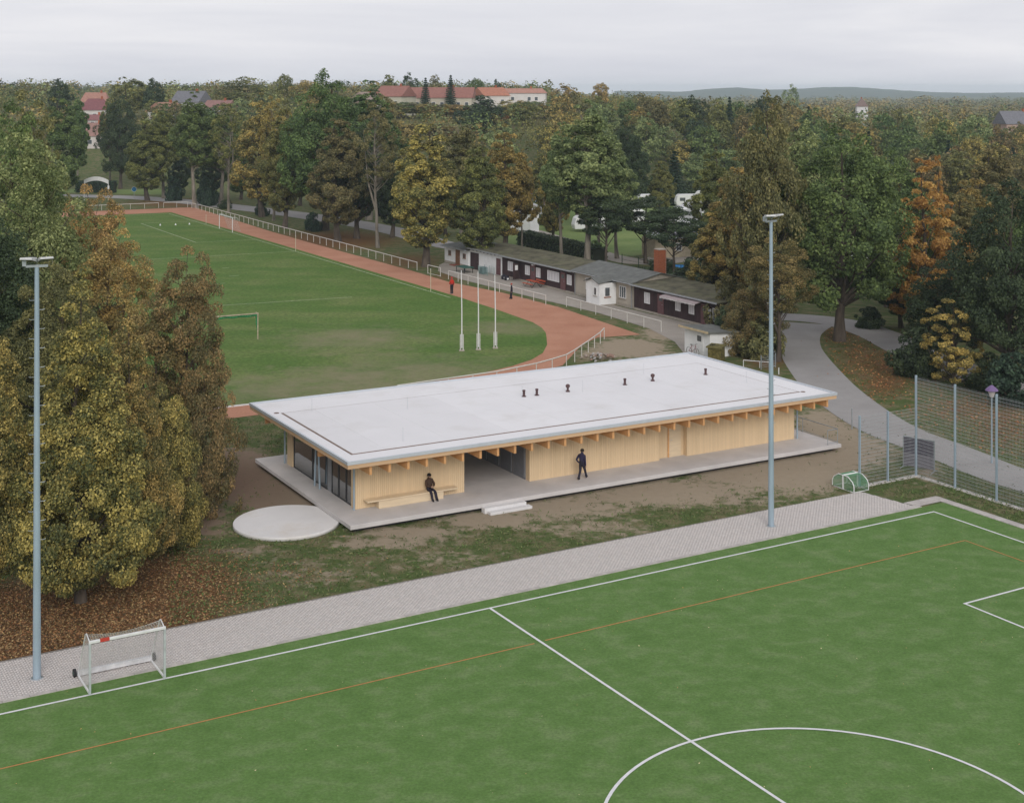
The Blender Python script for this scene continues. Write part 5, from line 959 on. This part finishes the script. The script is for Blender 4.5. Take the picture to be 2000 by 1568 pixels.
# row behind the far track
ROW = [('slim', 152, 372, 186, 50, 'green', 'slim green tree left of the villas'), ('slim', 216, 366, 190, 46, 'olive', 'slim olive tree right of the villas'), ('ovoidal', 118, 398, 195, 110, 'green', 'green tree left of the white arched gateway'), ('broad', 235, 369, 192, 92, 'darkgreen', 'dark green tree with thick trunk right of the gateway'),
 ('ovoidal', 288, 392, 236, 96, 'olive', 'olive tree with several stems behind the far track end'), ('slim', 320, 388, 210, 80, 'olive', 'slender olive tree right of the many stemmed tree'), ('slim', 381, 406, 188, 100, 'green', 'green tree with tall pale bare trunk at the track corner'),
 ('sparse', 447, 416, 205, 86, 'olive', 'thin half bare tree right of the pale trunk'), ('slim', 430, 400, 212, 100, 'green', 'green tree half hidden behind the thin bare tree'), ('ovoidal', 512, 424, 200, 120, 'yellowgreen', 'yellow olive tree with low crown on the far straight'), ('sparse', 534, 431, 190, 80, 'ochre', 'pair of tall stems with yellow crown beside the track'),
 ('broad2', 634, 450, 150, 190, 'green', 'tallest green tree crown in the middle of the row'), ('ovoidal', 556, 446, 215, 100, 'olive', 'olive tree left of the tallest crown'), ('ovoidal', 660, 472, 235, 130, 'brown', 'dark brownish tree with forked trunk below the tallest crown'), ('broad2', 697, 466, 250, 140, 'darkgreen', 'dark tree right of the forked trunk'),
 ('sparse', 738, 484, 190, 110, 'brown', 'tall slender bare stemmed tree before the dark trees'), ('slim', 720, 430, 168, 150, 'green', 'green crown rising behind the slender bare tree'), ('ovoidal', 766, 464, 290, 90, 'darkgreen', 'dark trunked tree left of the big yellow lime'),
 ('ovoidal', 832, 521, 246, 158, 'yellowgreen', 'large yellow lime tree beside the white hut'), ('slim', 900, 480, 240, 110, 'brown', 'brownish thin tree behind the large yellow lime'), ('ovoidal', 938, 524, 290, 125, 'olive', 'olive tree whose trunk stands before the garage wall'),
 ('ovoidal', 985, 496, 262, 120, 'ochre', 'golden orange tree left of the white camp cabin'), ('slim', 1020, 495, 300, 50, 'ochre', 'slim golden tree with forked grey trunk behind the barrack'), ('wood0', 1031, 395, 316, 42, 'orange', 'small bright orange tree above the parked van'),
 ('slim', 1098, 517, 250, 90, 'palegreen', 'tree with brown bare trunk behind the brown barrack'), ('slim', 1146, 528, 208, 165, 'palegreen', 'tall pale green poplar with twin trunks behind the beige house'), ('sparse', 1170, 500, 240, 100, 'palegreen', 'open pale green tree right of the twin trunks'),
 ('pine', 1182, 530, 375, 120, 'darkgreen', 'dark pine left of the brick chimney'), ('pine', 1262, 515, 385, 150, 'darkgreen', 'spreading dark pine above the brick chimney'), ('pine', 1318, 545, 405, 120, 'darkgreen', 'dark pine before the beige chalet'), ('broad2', 1222, 430, 240, 95, 'darkgreen', 'dense dark green tree right of the pale poplar'),
 ('ovoidal', 1078, 480, 300, 70, 'yellowgreen', 'yellow green tree left of the brown bare trunk'), ('slim', 1205, 505, 290, 90, 'palegreen', 'pale green tree between poplar and dark pines'), ('broad2', 1130, 440, 290, 110, 'green', 'green crown behind the twin trunks'), ('ovoidal', 1060, 400, 300, 60, 'olive', 'olive tree behind the parked van'), ('ovoidal', 1290, 425, 315, 60, 'olive', 'olive tree left of the pointed spruce'),
 ('fir', 1317, 400, 296, 62, 'spruce', 'pointed dark spruce left of the caravans'), ('ovoidal', 1395, 520, 300, 110, 'olive', 'olive tree right of the caravans'), ('ovoidal', 1440, 600, 330, 150, 'ochre', 'olive ochre tree behind the near barrack end'),
 ('broad2', 1502, 668, 200, 175, 'brown', 'tall dark olive brown tree behind the right floodlight'), ('ovoidal', 1400, 600, 415, 110, 'yellowgreen', 'small yellow green tree behind the near barrack roof'), ('rowan', 1520, 706, 470, 150, 'russet', 'red brown leaved tree leaning over the road beside the shed'), ('shrubby', 1468, 690, 560, 130, 'russet', 'russet thicket behind the white shed'),
 ('broad', 1640, 666, 258, 290, 'green', 'big green oak with massive dark trunk beyond the road'), ('broad2', 1570, 560, 250, 190, 'palegreen', 'pale green crown left behind the big oak'), ('broad', 1735, 600, 300, 200, 'green', 'green tree right behind the big oak'),
 ('maple', 1812, 650, 316, 205, 'orange', 'flaming orange maple right of the big oak'), ('maple', 1830, 590, 308, 60, 'orange', 'slim orange crown just behind the orange maple'), ('ovoidal', 1900, 600, 352, 130, 'ochre', 'ochre tree right of the orange maple'), ('ovoidal', 1880, 620, 380, 110, 'brown', 'bare branched brown tree behind the ochre crown'),
 ('broad2', 1858, 712, 500, 180, 'darkgreen', 'dark green tree below the orange maple'), ('airy', 1862, 756, 582, 160, 'yellow', 'yellow leaved small tree before the dark green one'), ('broad', 1975, 760, 360, 230, 'darkgreen', 'large dark green tree at the right edge above the ball fence'), ('broad2', 2060, 720, 330, 220, 'green', 'green tree cut by the right picture edge'), ('ovoidal', 1760, 640, 480, 100, 'darkgreen', 'dark young tree between oak and yellow tree'),
 ('ovoidal', 1940, 560, 290, 140, 'brown', 'dark brown crown at the right above the ochre tree')]
UND = 'leftmost second third fourth fifth sixth seventh eighth ninth tenth'.split()
for k, (u, vb, vt, w_, sp_) in enumerate(((352, 380, 290, 50, 'darkgreen'), (415, 385, 285, 70, 'darkgreen'), (470, 390, 290, 70, 'green'), (530, 394, 285, 80, 'darkgreen'), (585, 402, 285, 80, 'olive'), (640, 410, 280, 80, 'darkgreen'), (700, 420, 300, 80, 'darkgreen'), (752, 428, 310, 80, 'green'), (800, 440, 320, 80, 'olive'), (870, 458, 330, 80, 'darkgreen'))):
    T('ovoidal', u, vb, vt, w_, sp_, UND[k]+(' from left' if k else '')+' of the low dark trees beyond the lane behind the row', None, 'low trees beyond the lane')
for r_ in ROW: T(*r_)
# shrubs and hedges near the huts and the row
SHR = [('bush', 340, 392, 345, 40, 'spruce', 'dark evergreen bush left of the pale trunk'), ('bush', 404, 402, 345, 46, 'spruce', 'dark evergreen bush right of the pale trunk'), ('bush', 512, 422, 395, 30, 'spruce', 'low dark bush under the yellow olive tree'), ('bush', 612, 452, 415, 36, 'spruce', 'dark bush below the tallest crown'), ('bush', 440, 408, 390, 30, 'darkgreen', 'small dark bush behind the track railing'),
 ('bush', 1372, 560, 500, 150, 'darkgreen', 'dark bushes behind the roof of the near barrack'), ('bush', 1290, 540, 505, 90, 'darkgreen', 'dark bush right of the brick chimney'), ('bush', 1440, 665, 590, 90, 'darkgreen', 'dark shrub beside the near barrack end'), ('bush', 1490, 700, 620, 90, 'brown', 'brown shrub between shed and road'), ('bush', 1420, 640, 540, 90, 'brown', 'brown green shrub over the near barrack corner'),
 ('bush', 1790, 735, 640, 110, 'darkgreen', 'dark evergreen shrub right of the road bend'), ('bush', 1700, 640, 600, 60, 'darkgreen', 'low dark shrub behind the oak trunk'), ('bush', 1985, 790, 690, 130, 'spruce', 'dark shrub behind the ball fence at the right edge'), ('bush', 1930, 762, 690, 90, 'darkgreen', 'dark shrub right of the yellow tree'), ('bush', 1160, 500, 470, 50, 'green', 'green bush behind the barrack roof'), ('bush', 1080, 448, 425, 40, 'brown', 'small brown shrub by the camp path'), ('bush', 1405, 430, 395, 40, 'green', 'green bush beside the caravans')]
for s_ in SHR: T(*s_, name='shrub', cat='shrub')
def hedge(label, p0, p1, w, h, spc, n=2600, ls=.14):
    a, b_ = Vector(p0[:2]), Vector(p1[:2]); d = b_-a; Lh = d.length; rg = np.random.default_rng(int(Lh*100)); t = thing('hedge', label, 'hedge', (a.x, a.y, 0), math.atan2(d.y, d.x))
    f = rg.integers(0, 3, n); p = np.stack([rg.random(n)*Lh, (rg.random(n)-.5)*w, rg.random(n)*h], 1); p[f == 0, 2] = h; p[f == 1, 1] = -w/2; p[f == 2, 1] = w/2; p += rg.normal(0, .06, p.shape)
    nn = np.zeros((n, 3)); nn[f == 0, 2] = 1; nn[f == 1, 1] = -1; nn[f == 2, 1] = 1; V, F = leaf_quads(p, norm(nn+rg.normal(size=(n, 3))*.5), ls*(.7+.6*rg.random(n)), rg); o = link('foliage', np_mesh('foliage', V, F, [('tint', 'FACE', rg.random((n, 3)))]), FOL[spc], t)
    m = MB()
    for k in range(max(2, int(Lh/1.2))): x = .3+k*1.2; m.tube([(x, 0, 0), (x+.05, .04, h*.8)], .03, 5)
    o = m.build('stems', bark, t); o['kind'] = 'stuff'; B(.1, Lh-.1, -w/2+.14, w/2-.14, .03, h-.14).build('inner_twigs', pm('twig_mass', (.03, .035, .02), .95), t)
hedge('clipped dark green hedge in front of the camp path', P(1022, 482), P(1172, 520), 2.2, 2.4, 'darkgreen', 5200, .16); hedge('small clipped hedge right of the white cabin', P(1036, 439), P(1070, 440), 1.6, 1.7, 'darkgreen', 1500); hedge('long dark hedge behind the parked van', P(985, 377), P(1110, 382), 2, 3.4, 'darkgreen', 4200, .2); hedge('long hedge behind the caravans', P(1180, 380), P(1470, 385), 2, 3.2, 'darkgreen', 5000, .24)
hedge('dark hedge behind the far road left of the trees', P(150, 376), P(225, 377), 2, 2.6, 'spruce', 2600, .2)

# ---------------------------------------------------------------- woodland: single trees in front, one mass far behind
rgw = np.random.default_rng(5); wcols = ['olive', 'brown', 'green', 'ochre', 'palegreen', 'green', 'russet', 'olive', 'yellowgreen', 'darkgreen', 'yellowgreen', 'palegreen']
NOTE = [('wood2', 975, 220, 47, 'redorange', 'round rust red tree among the green woods', 392), ('wood0', 830, 240, 130, 'ochre', 'ochre crown left below the red terrace', 400), ('wood2', 780, 243, 90, 'ochre', 'ochre crown below the cream apartment house', 400), ('wood3', 890, 250, 90, 'amber', 'amber crown right below the red terrace', 395), ('wood1', 945, 188, 110, 'darkgreen', 'large dark green crown below the white block', 390),
 ('fir', 831, 153, 30, 'spruce', 'dark spruce in front of the red terrace', 440), ('fir', 880, 148, 34, 'spruce', 'second dark spruce at the right end of the red terrace', 440), ('wood0', 1105, 164, 62, 'ochre', 'broad ochre crown right of the white block', 480), ('wood2', 1175, 163, 40, 'amber', 'small amber crown on the skyline', 500), ('wood4', 1020, 200, 70, 'olive', 'olive crown in front of the white block', 410), ('wood1', 1150, 200, 110, 'olive', 'grey olive crown behind the pale poplar', 420),
 ('wood1', 115, 155, 60, 'darkgreen', 'dark crown on the left skyline', 430), ('wood0', 250, 152, 90, 'olive', 'olive crown on the skyline right of the villas', 430), ('wood1', 300, 154, 50, 'darkgreen', 'dark pointed crown right of the olive skyline tree', 425), ('wood3', 480, 152, 110, 'olive', 'olive skyline crown behind the thin bare tree', 470), ('wood2', 555, 146, 40, 'olive', 'small round skyline crown', 480), ('wood2', 600, 158, 70, 'amber', 'pale amber crown on the left skyline', 450), ('wood0', 1545, 166, 42, 'palegreen', 'pale green domed crown standing over the far woods', 900), ('wood1', 970, 156, 28, 'darkgreen', 'lone dark crown above the white block', 520),
 ('wood1', 760, 148, 60, 'olive', 'olive crown over the cream apartment house', 500), ('wood0', 800, 143, 44, 'darkgreen', 'tall dark crown behind the apartment house', 505), ('wood3', 850, 148, 40, 'brown', 'bare brown crown behind the terrace roof', 505), ('wood2', 930, 154, 36, 'green', 'green crown between terrace and white block', 500), ('wood1', 1360, 300, 80, 'palegreen', 'pale green rounded tree in the woods behind the caravans', 330), ('wood2', 1425, 292, 70, 'palegreen', 'bright green tree left of the tall brown tree', 340)]
ORD = 'leftmost second third fourth fifth sixth seventh eighth ninth tenth eleventh twelfth thirteenth fourteenth fifteenth sixteenth seventeenth eighteenth nineteenth twentieth'.split()
def nth(k): return 'leftmost' if k == 0 else ORD[k]+' from left'
for k, u in enumerate(range(700, 1085, 21)):
    sp_ = ('ochre', 'olive', 'ochre', 'amber', 'green', 'brown')[k % 6]; NOTE.append(('wood%d' % (k % 7), u+(k*13) % 9, 196+(k*29) % 14, 52+(k*17) % 22, sp_, nth(k)+' in the tree row below the far terraces, an '+sp_+' crown', 426))
for k, u in enumerate(range(296, 470, 24)):
    sp_ = ('olive', 'green', 'brown', 'palegreen')[k % 4]; NOTE.append(('wood%d' % ((k+3) % 7), u, 196+(k*31) % 12, 46+(k*17) % 16, sp_, nth(k)+' of the low trees before the slate roof house', 398))
taken = []
for (k, u, vt, wp, sp_, lb, D) in NOTE:
    if T(k, u, None, vt, wp, sp_, lb, D): taken.append((PX(u, D)[0], D))
def open_px(u, v):                           # places that stay clear: field, camp, houses, roads
    return (v > 352 and u < 1480) or (v > 330 and 985 < u < 1110) or (140 < u < 235 and v > 205 and v < 400)
nsingle = 0; single = []; far = []
for D in np.concatenate([np.arange(255, 640, 12.5), np.arange(640, 1000, 26), np.arange(1000, 2600, 92)]):
    sp0 = 8.6 if D < 640 else 9.5
    for x in np.arange(-.50*D-10, .50*D+10, sp0):
        xx, yy = x+rgw.uniform(-3, 3), D+rgw.uniform(-5, 5); u = 1000+FPX*xx/yy; gz = float(G(xx, yy)); v = HOR+(CAMH-gz)*FPX/yy
        if open_px(u, v) or (yy < 300 and u < 1530) or (yy < 330 and u < 1000): continue
        if 150 < u < 225 and yy < 465: continue
        # treetops stay under the rows where the photograph shows roofs or the skyline
        if u < 1075:
            vmin = rgw.uniform(150, 178) if yy > 460 else rgw.uniform(170, 215)
            if 690 < u < 1075 and yy < 480: vmin = rgw.uniform(194, 225)
            if 310 < u < 460 and yy < 450: vmin = rgw.uniform(196, 225)
        else: vmin = (rgw.uniform(184, 206) if u > 1300 else rgw.uniform(176, 200))-(8 if rgw.random() < .05 else 0)
        if abs(u-1683) < 14 and yy < 650: vmin = 202
        if abs(u-1985) < 45 and yy < 440: vmin = 240
        hh = min(rgw.uniform(9.5, 17) if yy > 300 else rgw.uniform(8, 13), CAMH-(vmin-HOR)*yy/FPX-gz)
        if (705 < u < 1070 and 432 < yy < 486) or (325 < u < 450 and 415 < yy < 455) or hh < 3: continue
        rec = (xx, yy, gz, hh, u)
        if -30 < u < 2030 and yy < 405 and nsingle < 190 and (yy < 345 or u > 1060): single.append(rec); nsingle += 1
        else: far.append(rec)
def zone(u, y):
    if u < 1060: z = 'behind the '+('white arched gateway' if u < 300 else 'far track corner' if u < 480 else 'tallest green crown' if u < 760 else 'large yellow lime')
    else: z = 'behind the pale poplar' if u < 1260 else 'above the caravans' if u < 1450 else 'above the right floodlight' if u < 1620 else 'above the big oak' if u < 1790 else 'above the orange maple'
    return ('close ' if y < 330 else 'deep ')+z
cname = {'olive': 'olive green', 'brown': 'dull brown', 'green': 'mid green', 'ochre': 'ochre', 'palegreen': 'pale green', 'darkgreen': 'dark green', 'russet': 'russet', 'yellowgreen': 'yellow green', 'amber': 'amber'}
plan = {}
for (x, y, gz, hh, u) in single:
    sp_ = wcols[int(rgw.integers(0, len(wcols)))]; k = 'wood%d' % rgw.integers(0, 7) if rgw.random() > .07 else 'fir'
    if k == 'fir': sp_ = 'spruce'
    plan.setdefault((('tall ' if hh > 12.5 else 'low ' if hh < 8 else '')+('dark spruce' if k == 'fir' else cname[sp_]+' tree'), zone(u, y)), []).append((u, k, x, y, gz, hh, min(rgw.uniform(3.4, 5.2), hh*.5) if k != 'fir' else 2.4, sp_))
for (nm, zn), lst in plan.items():
    lst.sort()
    for i_, (u, k, x, y, gz, hh, rr_, sp_) in enumerate(lst):
        plant_tree(k, x, y, gz, hh, rr_, sp_, (nm+' in the woods '+zn) if len(lst) == 1 else nth(i_)+' of the '+nm+'s '+zn, 'trees in the woods '+zn)
tmpl = []
for k in range(6):
    V, F, Tn, c_, _ = crown(200+k, 1.0, .12, .36, ('dome', 'ovoid', 'round', 'dome', 'column', 'ovoid')[k], 34, 260, .030, (.20, .34)); tmpl.append((V.reshape(-1, 4, 3), Tn))
Vs = []; Cs = []
for (x, y, gz, hh, u) in far:
    V, Tn = tmpl[int(rgw.integers(0, 6))]; nq = 240 if y < 560 else (140 if y < 1000 else 64); sc = (1.04, 1.35, 2.0)[0 if nq == 240 else 1 if nq == 140 else 2]
    V = V[:nq]; cen = V.mean(1, keepdims=True); V = cen+(V-cen)*sc; a = rgw.uniform(0, 6.28); ca, sa = math.cos(a), math.sin(a); wd = hh*rgw.uniform(.85, 1.25)
    if y > 1000: wd *= 1.5
    X = V[..., 0]*ca-V[..., 1]*sa; Y = V[..., 0]*sa+V[..., 1]*ca; Vs.append(np.stack([x+X*wd, y+Y*wd, gz+V[..., 2]*hh], -1).reshape(-1, 3))
    sp_ = ('olive', 'brown', 'green', 'ochre', 'palegreen', 'darkgreen', 'olive')[int(rgw.integers(0, 7))]
    if y > 560 and u > 1300 and rgw.random() < .45: sp_ = 'ochre' if rgw.random() < .6 else 'brown'
    A, B_ = np.array(SPEC[sp_][0]), np.array(SPEC[sp_][1]); f = (Tn[:nq, 0]*.6+Tn[:nq, 1]*.5)[:, None].clip(0, 1); fk = .8 if y < 560 else .4; f = .5+(f-.5)*fk; Cs.append((B_+(A-B_)*f)*(1+(Tn[:nq, 1:2]-.5)*.5*fk)*rgw.uniform(.66, .95))
Vs = np.concatenate(Vs); Cs = np.concatenate(Cs)
o = link('far_woodland', np_mesh('far_woodland', Vs, np.arange(len(Vs)).reshape(-1, 4), [('col', 'FACE', Cs)]), attr_leaf('far_leaves')); o['kind'] = 'stuff'; o['label'] = 'mass of autumn woodland reaching to the horizon'

# ---------------------------------------------------------------- ground cover: tufts, fallen leaves
def scatter(name, n, urange, vrange, keep, size, cols, flatness, label):
    rg = np.random.default_rng(n); u = rg.uniform(*urange, n*6); v = rg.uniform(*vrange, n*6); y = CAMH*FPX/(v-HOR)
    w = rg.random(n*6) < keep(u, v)*(y/y.max())**2; u, v, y = u[w][:n], v[w][:n], y[w][:n]; x = (u-1000)/FPX*y; m = len(x)
    p = np.stack([x, y, .015+rg.random(m)*.03+(size*.5 if flatness < .5 else 0)], 1); nn = norm(np.stack([rg.normal(size=m), rg.normal(size=m), np.full(m, 3.*flatness)], 1)); s = size*(.6+.8*rg.random(m))
    V, F = leaf_quads(p, nn, s, rg, .6 if flatness > .5 else .28)
    if flatness < .5: V = V.reshape(-1, 4, 3); V[..., 2] = np.maximum(V[..., 2], .004); V = V.reshape(-1, 3)
    cc = np.array(cols)[rg.integers(0, len(cols), m)]*(.7+.6*rg.random((m, 1))); o = link(name, np_mesh(name, V, F, [('col', 'FACE', cc)]), attr_leaf(name+'_mat')); o['kind'] = 'stuff'; o['label'] = label; return o
def free(u, v):                              # not on deck, disc, path or pitch
    x = (u-1000)/FPX*CAMH*FPX/(v-HOR); y = CAMH*FPX/(v-HOR); dx, dy = x-FB.o[0], y-FB.o[1]; a = dx*FB.c+dy*FB.s; b_ = -dx*FB.s+dy*FB.c
    dx, dy = x-FP.o[0], y-FP.o[1]; a2 = dx*FP.c+dy*FP.s; b2 = -dx*FP.s+dy*FP.c; ok = ~((a > -1.2) & (a < 32.8) & (b_ > -2.5) & (b_ < 12.6)) & (np.hypot(a+3.68, b_-.72) > 2.9) & ~((b2 < 5.32) & (a2 < 28.3)) & ~((a2 > 28) & (a2 < 30.7) & (b2 < 2.35)) & ~((a2 < 30.7) & (b2 < 2.35)); return ok
ROADPX = [(2000, 940), (1850, 882), (1730, 835), (1640, 775), (1592, 725), (1562, 680), (1560, 652), (1580, 632)]; UPX = [(1500, 618), (1580, 622), (1650, 632), (1720, 655), (1790, 690), (1900, 730), (2100, 800)]
def offroad(u, v):
    y = CAMH*FPX/(v-HOR); p = np.stack([(u-1000)/FPX*y, y], 1); d = np.full(len(u), 99.)
    for ch in (ROADPX, UPX):
        for q0, q1 in zip(ch[:-1], ch[1:]):
            a = np.array(P(*q0)[:2]); e_ = np.array(P(*q1)[:2])-a; s = np.clip(((p-a)@e_)/(e_@e_), 0, 1); d = np.minimum(d, np.linalg.norm(p-a-s[:, None]*e_, axis=1))
    return np.where(d > 2.15, 1., .02)
def rnoise(u, v): return .5+.5*np.sin(u*.045+3*np.sin(v*.07))*np.sin(v*.11+2*np.sin(u*.03))
scatter('grass_tufts', 30000, (330, 2000), (820, 1290), lambda u, v: offroad(u, v)*free(u, v)*np.clip(1.0-1.45*blobs(u, v, DIRT)+.45*(rnoise(u, v)-.5)-.5*blobs(u, v, LIT), .015, 1), .085, [(.10, .15, .045), (.085, .135, .04), (.15, .175, .065), (.18, .175, .085)], .3, 'short patchy grass on the bare soil round the pavilion')
scatter('fallen_leaves', 26000, (-40, 760), (1000, 1300), lambda u, v: free(u, v)*np.clip(blobs(u, v, LIT)*1.15-.10, 0.006, 1), .052, [(.30, .15, .065), (.22, .105, .05), (.36, .22, .10), (.15, .085, .045), (.40, .28, .13), (.10, .07, .04)], .9, 'carpet of fallen autumn leaves under the lime trees')
scatter('fallen_leaves', 9000, (1560, 2000), (640, 900), lambda u, v: offroad(u, v)*free(u, v)*np.clip(blobs(u, v, LIT)-.05, 0, 1), .085, [(.36, .15, .06), (.28, .11, .045), (.44, .24, .10), (.16, .08, .04)], .9, 'fallen leaves on the slope between the two roads')
scatter('fallen_leaves', 420, (0, 2000), (1000, 1560), lambda u, v: ~free(u, v)*1.0, .035, [(.55, .48, .28), (.45, .30, .12)], .95, 'single pale leaves lying on the turf and paving')
# ---------------------------------------------------------------- haze
hz = B(-7000, 7000, -200, 6400, -4, 47).build('haze', None or pm('tmp_haze', (1, 1, 1)), None); hm = bpy.data.materials.new('haze_air'); hm.use_nodes = True; hm.node_tree.nodes.clear()
pv = N(hm.node_tree, 'ShaderNodeVolumePrincipled', i_Density=.00015); pv.inputs['Color'].default_value = (.74, .88, 1, 1); pv.inputs['Anisotropy'].default_value = 0
ho = N(hm.node_tree, 'ShaderNodeOutputMaterial'); hm.node_tree.links.new(pv.outputs[0], ho.inputs['Volume']); hz.data.materials.clear(); hz.data.materials.append(hm); hz['kind'] = 'stuff'; hz['label'] = 'thin pale haze in the air'
